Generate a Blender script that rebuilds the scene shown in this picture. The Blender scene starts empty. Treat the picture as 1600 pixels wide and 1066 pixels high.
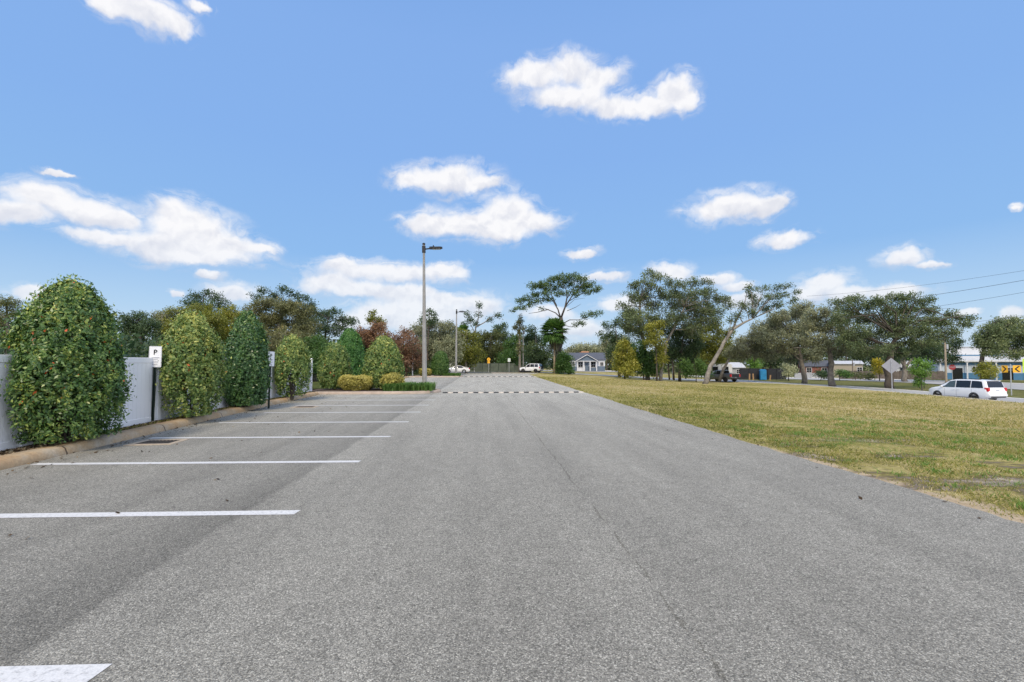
import bpy, math, random
import numpy as np
from mathutils import Vector, Matrix

random.seed(7)
rng = np.random.default_rng(7)
scene = bpy.context.scene
COL = scene.collection
R_ = math.radians

# ------------------------------------------------------------------ camera model
FPX = 711.0
PSI = R_(3.86)
TH = R_(2.0)
HOR = 569.0
YC = HOR - FPX * math.tan(TH)
CAM = np.array([0, 0, 1.7])
FW = np.array([math.sin(PSI) * math.cos(TH), math.cos(PSI) * math.cos(TH), math.sin(TH)])
RT = np.array([math.cos(PSI), -math.sin(PSI), 0.0])
UP = np.cross(RT, FW)


def sm(t):
    t = np.clip(t, 0, 1)
    return t * t * (3 - 2 * t)


NEAR_KERB = ([14, 28, 34, 39, 47, 58, 66, 74], [38.5, 40.2, 41.2, 42.1, 43.4, 45.4, 44.4, 40.5])


def T(x, y):
    """height of the terrain: level beside the drive, falling to the road on the right"""
    z = -1.25 * sm((x - 6.5) / 32) * (1 - .8 * sm((y - 75) / 45) * (1 - sm((x - 35) / 25)))
    kx = np.interp(y, *NEAR_KERB)
    return z - .32 * sm((x - kx + .25) / .7) * sm((y - 5) / 10) * (1 - sm((y - 66) / 12) * (1 - sm((x - 46) / 6)))


def ray(px, py):
    return FW + (px - 800) / FPX * RT + (YC - py) / FPX * UP


def at(px, py, d):
    return CAM + ray(px, py) * d


def G(px, py):
    """where the sight line of a photo pixel meets the terrain"""
    d = ray(px, py)
    lo, t = 0, 1.0
    while t < 900:
        p = CAM + d * t
        if p[2] < T(p[0], p[1]):
            break
        lo = t
        t *= 1.01
    for _ in range(40):
        m = (lo + t) / 2
        p = CAM + d * m
        if p[2] < T(p[0], p[1]):
            t = m
        else:
            lo = m
    return CAM + d * t


def depth(p):
    return float(np.dot(np.asarray(p) - CAM, FW))


# ------------------------------------------------------------------ materials
def mat_new(name):
    m = bpy.data.materials.new(name)
    m.use_nodes = True
    nt = m.node_tree
    return m, nt, nt.nodes['Principled BSDF']


def nd(nt, typ, **kw):
    n = nt.nodes.new(typ)
    for k, v in kw.items():
        if k.startswith('i_'):
            n.inputs[k[2:]].default_value = v
        else:
            setattr(n, k, v)
    return n


def ramp(nt, stops, fac=None, interp='LINEAR'):
    r = nt.nodes.new('ShaderNodeValToRGB')
    r.color_ramp.interpolation = interp
    el = r.color_ramp.elements
    while len(el) < len(stops):
        el.new(0.5)
    for e, (p, c) in zip(el, stops):
        e.position = p
        e.color = (c[0], c[1], c[2], 1) if not isinstance(c, (int, float)) else (c, c, c, 1)
    if fac is not None:
        nt.links.new(fac, r.inputs[0])
    return r


def noise(nt, scale, detail=4, rough=.55, vec=None, dist=0):
    n = nt.nodes.new('ShaderNodeTexNoise')
    n.inputs['Scale'].default_value = scale
    n.inputs['Detail'].default_value = detail
    n.inputs['Roughness'].default_value = rough
    n.inputs['Distortion'].default_value = dist
    if vec is not None:
        nt.links.new(vec, n.inputs['Vector'])
    return n


def mixc(nt, a, b, fac, blend='MIX'):
    m = nt.nodes.new('ShaderNodeMix')
    m.data_type = 'RGBA'
    m.blend_type = blend
    for sock, v in ((m.inputs[6], a), (m.inputs[7], b), (m.inputs[0], fac)):
        if isinstance(v, (int, float)):
            sock.default_value = v
        elif isinstance(v, (tuple, list)):
            sock.default_value = (*v[:3], 1)
        else:
            nt.links.new(v, sock)
    return m.outputs[2]


def math_n(nt, op, a, b=None, c=None, clamp=False):
    m = nt.nodes.new('ShaderNodeMath')
    m.operation = op
    m.use_clamp = clamp
    for i, v in enumerate((a, b, c)):
        if v is None:
            continue
        if isinstance(v, (int, float)):
            m.inputs[i].default_value = v
        else:
            nt.links.new(v, m.inputs[i])
    return m.outputs[0]


def simple(name, col, rough=.6, metal=0, var=.15, scale=6, bump=0, bscale=40, coat=0):
    """a plain procedural material: base colour broken up by noise, optional fine bump"""
    m, nt, b = mat_new(name)
    tc = nd(nt, 'ShaderNodeTexCoord')
    n = noise(nt, scale, 5, .6, tc.outputs['Object'])
    lo = tuple(c * (1 - var) for c in col)
    hi = tuple(min(1, c * (1 + var)) for c in col)
    r = ramp(nt, [(.3, lo), (.7, hi)], n.outputs['Fac'])
    nt.links.new(r.outputs[0], b.inputs['Base Color'])
    b.inputs['Roughness'].default_value = rough
    b.inputs['Metallic'].default_value = metal
    if coat:
        b.inputs['Coat Weight'].default_value = coat
        b.inputs['Coat Roughness'].default_value = .05
    if bump:
        n2 = noise(nt, bscale, 4, .6, tc.outputs['Object'])
        bp = nd(nt, 'ShaderNodeBump', i_Strength=bump, i_Distance=.01)
        nt.links.new(n2.outputs['Fac'], bp.inputs['Height'])
        nt.links.new(bp.outputs[0], b.inputs['Normal'])
    return m


def leaf_mat(name, stops, rough=.5, trans=.36, spec=.4, gain=1.6):
    m, nt, b = mat_new(name)
    stops = [(p, tuple(min(.75, k * gain) for k in c)) for p, c in stops]
    a = nd(nt, 'ShaderNodeAttribute', attribute_name='tone')
    r = ramp(nt, stops, a.outputs['Fac'])
    nt.links.new(r.outputs[0], b.inputs['Base Color'])
    b.inputs['Roughness'].default_value = rough
    b.inputs['Specular IOR Level'].default_value = spec
    tr = nd(nt, 'ShaderNodeBsdfTranslucent')
    hs = nd(nt, 'ShaderNodeHueSaturation', i_Saturation=1.1, i_Value=1.25)
    nt.links.new(r.outputs[0], hs.inputs['Color'])
    nt.links.new(hs.outputs[0], tr.inputs['Color'])
    mx = nd(nt, 'ShaderNodeMixShader', i_Fac=trans)
    nt.links.new(b.outputs[0], mx.inputs[1])
    nt.links.new(tr.outputs[0], mx.inputs[2])
    nt.links.new(mx.outputs[0], nt.nodes['Material Output'].inputs[0])
    return m


L = {}
L['holly'] = leaf_mat('holly_leaf', [(0, (.010, .028, .009)), (.35, (.032, .07, .019)), (.62, (.08, .13, .035)), (.85, (.19, .22, .05)), (.97, (.34, .33, .09)), (.975, (.42, .06, .02)), (1, (.42, .07, .02))], rough=.34, trans=.33, spec=.5, gain=2.0)
L['holly_dark'] = leaf_mat('dark_holly_leaf', [(0, (.012, .032, .012)), (.5, (.03, .07, .022)), (.85, (.075, .13, .035)), (1, (.22, .26, .06))], rough=.34, trans=.28, spec=.5, gain=1.9)
L['holly_olive'] = leaf_mat('olive_holly_leaf', [(0, (.024, .05, .018)), (.35, (.06, .105, .03)), (.65, (.13, .17, .05)), (.9, (.27, .28, .08)), (.975, (.38, .36, .12)), (.98, (.40, .10, .03)), (1, (.40, .09, .03))], rough=.4, trans=.36, gain=1.85)
L['cone'] = leaf_mat('arborvitae_leaf', [(0, (.012, .045, .010)), (.5, (.03, .09, .018)), (1, (.09, .18, .035))], trans=.15)
L['yellowhedge'] = leaf_mat('yellow_hedge_leaf', [(0, (.09, .09, .02)), (.4, (.26, .24, .055)), (.8, (.44, .39, .11)), (1, (.56, .5, .2))], trans=.3, gain=1.2)
L['liriope'] = leaf_mat('liriope_leaf', [(0, (.02, .06, .012)), (.5, (.06, .14, .025)), (1, (.16, .24, .07))], trans=.35, gain=1.35)
L['dark'] = leaf_mat('dark_tree_leaf', [(0, (.012, .026, .012)), (.5, (.03, .052, .022)), (.85, (.065, .09, .035)), (1, (.12, .14, .05))], gain=1.95)
L['olive'] = leaf_mat('olive_tree_leaf', [(0, (.024, .034, .013)), (.5, (.062, .076, .026)), (.85, (.12, .125, .042)), (1, (.19, .17, .06))])
L['yellowgreen'] = leaf_mat('yellow_green_leaf', [(0, (.045, .055, .010)), (.5, (.125, .135, .022)), (.85, (.22, .21, .035)), (1, (.32, .28, .06))])
L['yellow'] = leaf_mat('yellow_leaf', [(0, (.10, .09, .01)), (.5, (.28, .24, .02)), (1, (.55, .44, .05))], gain=1.25)
L['brown'] = leaf_mat('brown_leaf', [(0, (.028, .032, .014)), (.5, (.074, .076, .032)), (.85, (.128, .132, .055)), (1, (.2, .16, .06))], gain=1.9)
L['rust'] = leaf_mat('rust_leaf', [(0, (.075, .047, .03)), (.4, (.16, .092, .054)), (.75, (.27, .155, .085)), (1, (.36, .24, .12))], gain=1.35)
L['grey'] = leaf_mat('grey_green_leaf', [(0, (.04, .045, .026)), (.5, (.10, .105, .06)), (.85, (.165, .168, .10)), (1, (.24, .235, .145))], gain=2.8)
L['oak'] = leaf_mat('oak_leaf', [(0, (.018, .028, .014)), (.5, (.048, .064, .028)), (.85, (.095, .112, .048)), (1, (.155, .165, .075))], gain=2.5)
L['green'] = leaf_mat('green_tree_leaf', [(0, (.016, .045, .014)), (.5, (.045, .095, .022)), (1, (.11, .17, .045))])
L['vivid'] = leaf_mat('vivid_green_leaf', [(0, (.04, .09, .015)), (.5, (.09, .17, .028)), (1, (.2, .28, .06))])
L['moss'] = leaf_mat('moss', [(0, (.08, .08, .055)), (.6, (.15, .148, .105)), (1, (.22, .215, .155))], rough=.9, trans=.4, spec=.1, gain=1.0)
L['pine'] = leaf_mat('pine_needle', [(0, (.016, .034, .012)), (.5, (.045, .072, .022)), (1, (.11, .145, .045))], gain=2.0)
L['grass'] = leaf_mat('grass_blade', [(0, (.055, .07, .016)), (.3, (.13, .145, .03)), (.55, (.24, .22, .06)), (.8, (.36, .285, .14)), (1, (.46, .39, .24))], rough=.7, trans=.35, spec=.15, gain=1.3)
L['mulch'] = leaf_mat('mulch_chip', [(0, (.03, .02, .013)), (.5, (.09, .06, .035)), (.8, (.22, .16, .09)), (1, (.42, .36, .24))], rough=.9, trans=0, spec=.1, gain=1.1)

BARK = simple('grey_bark', (.17, .15, .125), .9, var=.45, scale=3, bump=.6, bscale=14)
BARK_DARK = simple('dark_bark', (.075, .062, .05), .9, var=.4, scale=3, bump=.6, bscale=14)
BARK_PALE = simple('pale_bark', (.21, .19, .165), .9, var=.5, scale=2.2, bump=.5, bscale=14)
BARK_RED = simple('reddish_twigs', (.16, .09, .06), .9, var=.4, scale=3)
BARK_PALM = simple('palm_bark', (.33, .26, .18), .9, var=.3, scale=5, bump=.5, bscale=18)

WHITE_VINYL = simple('white_vinyl', (.80, .81, .83), .35, var=.03, scale=1.2)
CONCRETE = simple('concrete_pole', (.25, .247, .24), .75, var=.16, scale=4, bump=.15, bscale=60)
DARK_METAL = simple('dark_metal', (.03, .03, .032), .45, metal=.6, var=.2)
GREEN_METAL = simple('green_painted_steel', (.016, .03, .022), .5, metal=.2, var=.2)
GALV = simple('galvanised_steel', (.50, .51, .53), .45, metal=.55, var=.12, scale=5)
SIGN_WHITE = simple('sign_white', (.78, .79, .82), .4, var=.02)
SIGN_BACK = simple('sign_back_aluminium', (.30, .30, .33), .5, metal=.3, var=.08, scale=3)
SIGN_YELLOW = simple('sign_yellow', (.85, .44, .02), .45, var=.05)
SIGN_LIME = simple('sign_lime', (.55, .80, .06), .45, var=.05)
SIGN_RED = simple('sign_red', (.50, .06, .06), .45, var=.05)
BLACK = simple('black_print', (.012, .012, .013), .5, var=.1)
GREY_PRINT = simple('grey_print', (.18, .19, .24), .5, var=.1)
GLASS = simple('dark_window_glass', (.012, .014, .016), .06, var=.2)
GLASS_CAR = simple('car_glass', (.010, .011, .013), .05, var=.2, coat=.3)
GLASS_SEE = simple('clear_car_glass', (.06, .085, .09), .05, var=.2, coat=.3)
TYRE = simple('tyre_rubber', (.013, .013, .013), .85, var=.2)
RIM_DARK = simple('black_rim', (.035, .035, .037), .4, metal=.5, var=.2)
RIM = simple('alloy_rim', (.40, .41, .43), .3, metal=.8, var=.1)
PAINT_WHITE = simple('white_car_paint', (.74, .75, .77), .28, var=.02, coat=.8)
PAINT_DARK = simple('dark_grey_car_paint', (.11, .115, .12), .3, metal=.3, var=.04, coat=.8)
TRIM = simple('black_trim', (.014, .014, .015), .55, var=.15)
RED_LENS = simple('red_lens', (.55, .015, .025), .2, var=.1, coat=.5)
CLEAR_LENS = simple('clear_lens', (.6, .6, .62), .15, var=.05, coat=.5)
PLATE = simple('licence_plate', (.32, .34, .40), .4, var=.1)
PORTA = simple('blue_plastic', (.02, .20, .42), .45, var=.12, scale=3)
SCREEN = simple('black_mesh_screen', (.016, .018, .024), .8, var=.3, scale=2)
WOOD = simple('raw_timber', (.34, .21, .11), .85, var=.3, scale=5)
WOOD_OLD = simple('weathered_timber', (.12, .10, .085), .9, var=.4, scale=1.5)
POLE_WOOD = simple('utility_pole_wood', (.34, .28, .21), .9, var=.2, scale=3)
GREY_SIDING = simple('grey_siding', (.33, .34, .35), .7, var=.06, scale=1)
TAN_STUCCO = simple('tan_stucco', (.33, .29, .23), .85, var=.06, scale=1)
BRICK_RED = simple('red_brick', (.22, .085, .065), .85, var=.25, scale=6)
BLUE_SIDING = simple('slate_blue_siding', (.105, .145, .20), .7, var=.08, scale=2)
PALE_SIDING = simple('pale_siding', (.60, .62, .66), .7, var=.05, scale=2)
TRIM_WHITE = simple('white_trim', (.60, .61, .63), .6, var=.04)
SHINGLE = simple('dark_shingle', (.075, .085, .11), .9, var=.3, scale=5, bump=.4, bscale=12)
ROOF_PALE = simple('pale_metal_roof', (.46, .47, .49), .5, var=.06, scale=2)
TERRACOTTA = simple('terracotta', (.38, .20, .11), .85, var=.2, scale=3)
PALE_BLUE_WALL = simple('pale_blue_wall', (.44, .50, .56), .7, var=.06, scale=.6)
DEEP_BLUE = simple('deep_blue_paint', (.05, .16, .29), .6, var=.12, scale=1)
WIRE = simple('black_wire', (.03, .03, .035), .7, var=.1)
WIRE_PALE = simple('weathered_cable', (.22, .22, .22), .7, var=.1)
RUBBER = simple('black_rubber', (.018, .018, .018), .75, var=.3, scale=12)
FADED_YELLOW = simple('faded_yellow_rubber', (.46, .41, .34), .8, var=.25, scale=9)
KHAKI_SCREEN = simple('green_privacy_mesh', (.07, .085, .062), .9, var=.35, scale=1.2)
WALL_GREY = simple('pale_block_wall', (.34, .35, .30), .9, var=.1, scale=1.5)
IRON = simple('cast_iron', (.06, .05, .042), .7, metal=.3, var=.3, scale=20)
PEBBLE_TAN = simple('drain_concrete', (.40, .33, .25), .9, var=.2, scale=12, bump=.3)


def mat_asphalt():
    m, nt, b = mat_new('asphalt')
    tc = nd(nt, 'ShaderNodeTexCoord')
    o = tc.outputs['Object']
    # aggregate: two voronoi layers of stones and a fine noise
    v1 = nd(nt, 'ShaderNodeTexVoronoi', i_Scale=122.0)
    nt.links.new(o, v1.inputs['Vector'])
    v2 = nd(nt, 'ShaderNodeTexVoronoi', i_Scale=230.0)
    nt.links.new(o, v2.inputs['Vector'])
    sep = nd(nt, 'ShaderNodeSeparateColor')
    nt.links.new(v1.outputs['Color'], sep.inputs[0])
    stones = ramp(nt, [(0, .14), (.3, .235), (.62, .315), (.88, .395), (1, .58)], sep.outputs[0])
    gap = ramp(nt, [(.0, 1.0), (.5, .97), (.9, .48)], v1.outputs['Distance'])
    sep2 = nd(nt, 'ShaderNodeSeparateColor')
    nt.links.new(v2.outputs['Color'], sep2.inputs[0])
    fine = ramp(nt, [(0, .78), (1, 1.22)], sep2.outputs[1])
    c = mixc(nt, stones.outputs[0], gap.outputs[0], .75, 'MULTIPLY')
    c = mixc(nt, c, fine.outputs[0], .8, 'MULTIPLY')
    # broad patches, wear and tracked dirt
    mp = nd(nt, 'ShaderNodeMapping')
    mp.inputs['Scale'].default_value = (1, .22, 1)
    nt.links.new(o, mp.inputs['Vector'])
    n1 = noise(nt, .9, 6, .62, mp.outputs[0])
    r1 = ramp(nt, [(.3, .84), (.55, 1.0), (.75, 1.1)], n1.outputs['Fac'])
    c = mixc(nt, c, r1.outputs[0], 1.0, 'MULTIPLY')
    n2 = noise(nt, 5, 5, .6, o)
    r2 = ramp(nt, [(.3, .9), (.7, 1.07)], n2.outputs['Fac'])
    c = mixc(nt, c, r2.outputs[0], 1.0, 'MULTIPLY')
    n5 = noise(nt, 26, 3, .6, o)
    r5 = ramp(nt, [(.3, .86), (.7, 1.12)], n5.outputs['Fac'])
    c = mixc(nt, c, r5.outputs[0], 1.0, 'MULTIPLY')
    # paving joints: the stall strip was laid separately and is darker beside its joint
    xyz = nd(nt, 'ShaderNodeSeparateXYZ')
    nt.links.new(o, xyz.inputs[0])
    n3 = noise(nt, 1.3, 4, .6, o)
    n3b = noise(nt, 9, 4, .6, o)
    wob = math_n(nt, 'MULTIPLY_ADD', n3.outputs['Fac'], .16, -.08)
    wob = math_n(nt, 'ADD', wob, math_n(nt, 'MULTIPLY_ADD', n3b.outputs['Fac'], .08, -.04))
    xw = math_n(nt, 'ADD', xyz.outputs[0], wob)
    xj = math_n(nt, 'MULTIPLY_ADD', xw, 1 / 6.0, (8.65) / 6.0)
    j1 = ramp(nt, [(0, 1.0), (.55, .94), (.86, .88), (.985, .70), (1.0, 1.0)], xj)
    c = mixc(nt, c, j1.outputs[0], 1.0, 'MULTIPLY')
    a = math_n(nt, 'ABSOLUTE', math_n(nt, 'SUBTRACT', xw, 1.33))
    n4 = noise(nt, 2.5, 5, .7, o)
    wid = math_n(nt, 'MULTIPLY', math_n(nt, 'SUBTRACT', n4.outputs['Fac'], .42, clamp=True), .11)
    line = math_n(nt, 'GREATER_THAN', wid, a)
    c = mixc(nt, c, mixc(nt, c, (.68, .67, .65), 1.0, 'MULTIPLY'), line)
    far = nd(nt, 'ShaderNodeMapRange', clamp=True)  # lighter with distance: the brightness of a grazing view put into the colour
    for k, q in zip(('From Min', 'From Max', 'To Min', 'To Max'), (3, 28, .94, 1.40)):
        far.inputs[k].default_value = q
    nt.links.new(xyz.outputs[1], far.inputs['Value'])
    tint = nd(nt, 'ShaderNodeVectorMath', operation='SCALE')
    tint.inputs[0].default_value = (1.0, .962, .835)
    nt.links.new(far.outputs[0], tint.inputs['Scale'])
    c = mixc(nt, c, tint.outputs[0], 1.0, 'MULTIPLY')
    mp2 = nd(nt, 'ShaderNodeMapping')
    mp2.inputs['Scale'].default_value = (1.6, .06, 1)
    nt.links.new(o, mp2.inputs['Vector'])
    n6 = noise(nt, 1.0, 5, .6, mp2.outputs[0])
    r6 = ramp(nt, [(.32, .90), (.5, 1.0), (.7, 1.06)], n6.outputs['Fac'])
    c = mixc(nt, c, r6.outputs[0], 1.0, 'MULTIPLY')
    # the odd oil drop and stain
    v3 = nd(nt, 'ShaderNodeTexVoronoi', i_Scale=.9)
    nt.links.new(o, v3.inputs['Vector'])
    st = ramp(nt, [(.0, .45), (.028, .6), (.04, 1.0)], v3.outputs['Distance'])
    c = mixc(nt, c, st.outputs[0], .6, 'MULTIPLY')
    nt.links.new(c, b.inputs['Base Color'])
    b.inputs['Roughness'].default_value = .85
    b.inputs['Specular IOR Level'].default_value = .3
    bp = nd(nt, 'ShaderNodeBump', i_Strength=.75, i_Distance=.006)
    h = math_n(nt, 'SUBTRACT', 1.0, v1.outputs['Distance'])
    h = math_n(nt, 'ADD', h, math_n(nt, 'MULTIPLY', sep.outputs[1], .5))
    nt.links.new(h, bp.inputs['Height'])
    nt.links.new(bp.outputs[0], b.inputs['Normal'])
    return m


def mat_paint():
    m, nt, b = mat_new('road_paint')
    tc = nd(nt, 'ShaderNodeTexCoord')
    v = nd(nt, 'ShaderNodeTexVoronoi', i_Scale=85.0)
    nt.links.new(tc.outputs['Object'], v.inputs['Vector'])
    n = noise(nt, 30, 5, .7, tc.outputs['Object'])
    r = ramp(nt, [(.30, (.27, .27, .265)), (.37, (.44, .44, .44)), (.48, (.58, .58, .575)), (.8, (.66, .66, .655))], n.outputs['Fac'])
    nt.links.new(r.outputs[0], b.inputs['Base Color'])
    b.inputs['Roughness'].default_value = .7
    bp = nd(nt, 'ShaderNodeBump', i_Strength=.35, i_Distance=.004)
    nt.links.new(v.outputs['Distance'], bp.inputs['Height'])
    nt.links.new(bp.outputs[0], b.inputs['Normal'])
    return m


def mat_kerb():
    m, nt, b = mat_new('kerb_concrete')
    tc = nd(nt, 'ShaderNodeTexCoord')
    n = noise(nt, 1.6, 6, .65, tc.outputs['Object'])
    r = ramp(nt, [(.28, (.38, .235, .115)), (.5, (.43, .31, .185)), (.68, (.44, .375, .285))], n.outputs['Fac'])
    n2 = noise(nt, 22, 5, .7, tc.outputs['Object'])
    r2 = ramp(nt, [(.3, .75), (.7, 1.12)], n2.outputs['Fac'])
    c = mixc(nt, r.outputs[0], r2.outputs[0], 1.0, 'MULTIPLY')
    # cracks / joints across the kerb
    sep = nd(nt, 'ShaderNodeSeparateXYZ')
    nt.links.new(tc.outputs['Object'], sep.inputs[0])
    fr = math_n(nt, 'FRACT', math_n(nt, 'MULTIPLY', sep.outputs[1], 1 / 3.05))
    jt = math_n(nt, 'LESS_THAN', fr, .012)
    c = mixc(nt, c, (.10, .07, .045), jt)
    nt.links.new(c, b.inputs['Base Color'])
    b.inputs['Roughness'].default_value = .85
    bp = nd(nt, 'ShaderNodeBump', i_Strength=.3, i_Distance=.01)
    nt.links.new(n2.outputs['Fac'], bp.inputs['Height'])
    nt.links.new(bp.outputs[0], b.inputs['Normal'])
    return m


def mat_ground():
    m, nt, b = mat_new('lawn_ground')
    tc = nd(nt, 'ShaderNodeTexCoord')
    o = tc.outputs['Object']
    mp = nd(nt, 'ShaderNodeMapping')
    mp.inputs['Scale'].default_value = (.55, 1.0, 1)
    nt.links.new(o, mp.inputs['Vector'])
    big = noise(nt, .16, 6, .6, mp.outputs[0], .4)
    mid = noise(nt, 1.1, 6, .65, o, .3)
    fine = noise(nt, 11, 6, .7, o)
    vfine = noise(nt, 45, 3, .7, o)
    dry = ramp(nt, [(.36, (.18, .18, .05)), (.48, (.31, .26, .10)), (.60, (.42, .33, .18))], big.outputs['Fac'])
    spot = ramp(nt, [(.32, (.10, .10, .028)), (.48, (.27, .25, .07)), (.64, (.50, .42, .22))], mid.outputs['Fac'])
    c = mixc(nt, dry.outputs[0], spot.outputs[0], .45)
    f = ramp(nt, [(.3, .42), (.5, 1.0), (.72, 1.55)], fine.outputs['Fac'])
    c = mixc(nt, c, f.outputs[0], .9, 'MULTIPLY')
    f2 = ramp(nt, [(.3, .6), (.7, 1.35)], vfine.outputs['Fac'])
    c = mixc(nt, c, f2.outputs[0], .8, 'MULTIPLY')
    xyz = nd(nt, 'ShaderNodeSeparateXYZ')
    nt.links.new(o, xyz.inputs[0])
    X, Y = xyz.outputs[0], xyz.outputs[1]
    # bare sand washed out along the near edge of the drive
    e = math_n(nt, 'SUBTRACT', X, 5.7)
    nearY = nd(nt, 'ShaderNodeMapRange', clamp=True)
    for k, v in zip(('From Min', 'From Max', 'To Min', 'To Max'), (3, 11, .95, .12)):
        nearY.inputs[k].default_value = v
    nt.links.new(Y, nearY.inputs['Value'])
    wn = noise(nt, 1.6, 4, .6, o)
    wdt = math_n(nt, 'MULTIPLY', nearY.outputs[0], math_n(nt, 'MULTIPLY', wn.outputs['Fac'], 1.6))
    sand = math_n(nt, 'MULTIPLY', math_n(nt, 'SUBTRACT', wdt, e), 7, clamp=True)
    sandc = ramp(nt, [(.3, (.36, .27, .17)), (.7, (.50, .41, .29))], fine.outputs['Fac'])
    c = mixc(nt, c, sandc.outputs[0], sand)
    # bald patches of grey sand and dark soil in the near corner of the lawn
    bn = noise(nt, .75, 5, .62, mp.outputs[0], .3)
    nx = nd(nt, 'ShaderNodeMapRange', clamp=True)
    for k, v in zip(('From Min', 'From Max', 'To Min', 'To Max'), (8, 13, 1, 0)):
        nx.inputs[k].default_value = v
    nt.links.new(Y, nx.inputs['Value'])
    bald = math_n(nt, 'MULTIPLY', math_n(nt, 'SUBTRACT', bn.outputs['Fac'], .525, clamp=True), 14, clamp=True)
    bald = math_n(nt, 'MULTIPLY', bald, nx.outputs[0])
    c = mixc(nt, c, mixc(nt, (.05, .038, .026), (.42, .36, .29), ramp(nt, [(.56, 0), (.66, 1)], bn.outputs['Fac']).outputs[0]), bald)
    # greener turf behind the fence; beyond the near road the oaks' shade is in its colour
    green = ramp(nt, [(.35, (.035, .05, .014)), (.65, (.10, .115, .03))], mid.outputs['Fac'])
    gl = math_n(nt, 'LESS_THAN', X, 2.0)
    gr = math_n(nt, 'MULTIPLY', math_n(nt, 'SUBTRACT', X, 46), .5, clamp=True)
    c = mixc(nt, c, green.outputs[0], gl)
    c = mixc(nt, c, green.outputs[0], math_n(nt, 'MULTIPLY', gr, .75))
    nt.links.new(c, b.inputs['Base Color'])
    b.inputs['Roughness'].default_value = .95
    b.inputs['Specular IOR Level'].default_value = .1
    bp = nd(nt, 'ShaderNodeBump', i_Strength=.9, i_Distance=.05)
    nt.links.new(fine.outputs['Fac'], bp.inputs['Height'])
    nt.links.new(bp.outputs[0], b.inputs['Normal'])
    return m


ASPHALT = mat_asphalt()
PAINT = mat_paint()
KERB = mat_kerb()
GROUND = mat_ground()
STREET = simple('street_asphalt', (.33, .33, .33), .9, var=.08, scale=1.5, bump=.2, bscale=60)
SOIL = simple('mulch_soil', (.075, .05, .032), .95, var=.6, scale=9, bump=.8, bscale=30)
WALK = simple('sidewalk_concrete', (.47, .43, .37), .9, var=.08, scale=1.5)
KERB_WHITE = simple('pale_kerb', (.56, .55, .52), .85, var=.1, scale=2)
KERB_ISLAND = simple('island_kerb_concrete', (.36, .29, .235), .85, var=.18, scale=3, bump=.3)
PAINT_OLD = simple('worn_road_paint', (.52, .52, .52), .8, var=.15, scale=8)


# ------------------------------------------------------------------ mesh helpers
class MB:
    def __init__(s):
        s.v, s.f = [], []

    def add(s, vs, fs):
        o = len(s.v)
        s.v += [tuple(map(float, p)) for p in vs]
        s.f += [tuple(i + o for i in f) for f in fs]
        return s

    def box(s, c, size, rz=0, bev=0):
        x, y, z = (k / 2 for k in size)
        if bev:
            b = min(bev, x * .9, y * .9, z * .9)
            ring = []
            for zz, ins in ((-z, b), (-z + b, 0), (z - b, 0), (z, b)):
                xx, yy = x - ins, y - ins
                k = b * .6
                ring.append([(-xx + k, -yy), (xx - k, -yy), (xx, -yy + k), (xx, yy - k), (xx - k, yy), (-xx + k, yy), (-xx, yy - k), (-xx, -yy + k)])
            vs = [(p[0], p[1], zz) for r, zz in zip(ring, (-z, -z + b, z - b, z)) for p in r]
            fs = [tuple(range(7, -1, -1)), tuple(range(24, 32))]
            for k in range(3):
                for i in range(8):
                    j = (i + 1) % 8
                    fs.append((k * 8 + i, k * 8 + j, (k + 1) * 8 + j, (k + 1) * 8 + i))
        else:
            vs = [(-x, -y, -z), (x, -y, -z), (x, y, -z), (-x, y, -z), (-x, -y, z), (x, -y, z), (x, y, z), (-x, y, z)]
            fs = [(3, 2, 1, 0), (4, 5, 6, 7), (0, 1, 5, 4), (1, 2, 6, 5), (2, 3, 7, 6), (3, 0, 4, 7)]
        ca, sa = math.cos(rz), math.sin(rz)
        return s.add([(c[0] + p[0] * ca - p[1] * sa, c[1] + p[0] * sa + p[1] * ca, c[2] + p[2]) for p in vs], fs)

    def tube(s, path, radii, n=6, cap=True):
        P = [np.asarray(p, float) for p in path]
        if isinstance(radii, (int, float)):
            radii = [radii] * len(P)
        vs, fs = [], []
        ref = np.array([.31, .73, .61])
        for i, p in enumerate(P):
            t = P[min(i + 1, len(P) - 1)] - P[max(i - 1, 0)]
            t = t / (np.linalg.norm(t) + 1e-9)
            a = np.cross(t, ref)
            a /= np.linalg.norm(a) + 1e-9
            b = np.cross(t, a)
            for k in range(n):
                q = 2 * math.pi * k / n
                vs.append(p + radii[i] * (a * math.cos(q) + b * math.sin(q)))
        for i in range(len(P) - 1):
            for k in range(n):
                j = (k + 1) % n
                fs.append((i * n + k, i * n + j, (i + 1) * n + j, (i + 1) * n + k))
        if cap:
            fs.append(tuple(range(n - 1, -1, -1)))
            fs.append(tuple(range((len(P) - 1) * n, len(P) * n)))
        return s.add(vs, fs)

    def prism(s, poly, thick, origin=(0, 0, 0), ux=(1, 0, 0), uy=(0, 0, 1), nrm=(0, -1, 0)):
        """a 2-D outline given thickness along its normal (front face at the origin plane)"""
        o, ux, uy, nrm = (np.asarray(k, float) for k in (origin, ux, uy, nrm))
        n = len(poly)
        f = [o + ux * a + uy * b for a, b in poly]
        bk = [p - nrm * thick for p in f]
        fs = [tuple(range(n)), tuple(range(2 * n - 1, n - 1, -1))]
        for i in range(n):
            j = (i + 1) % n
            fs.append((j, i, i + n, j + n))
        return s.add(f + bk, fs)

    def strip(s, left, right):
        n = len(left)
        return s.add(list(left) + list(right), [(i, n + i, n + i + 1, i + 1) for i in range(n - 1)])


def link(o, parent=None):
    COL.objects.link(o)
    if parent is not None:
        o.parent = parent
    return o


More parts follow.
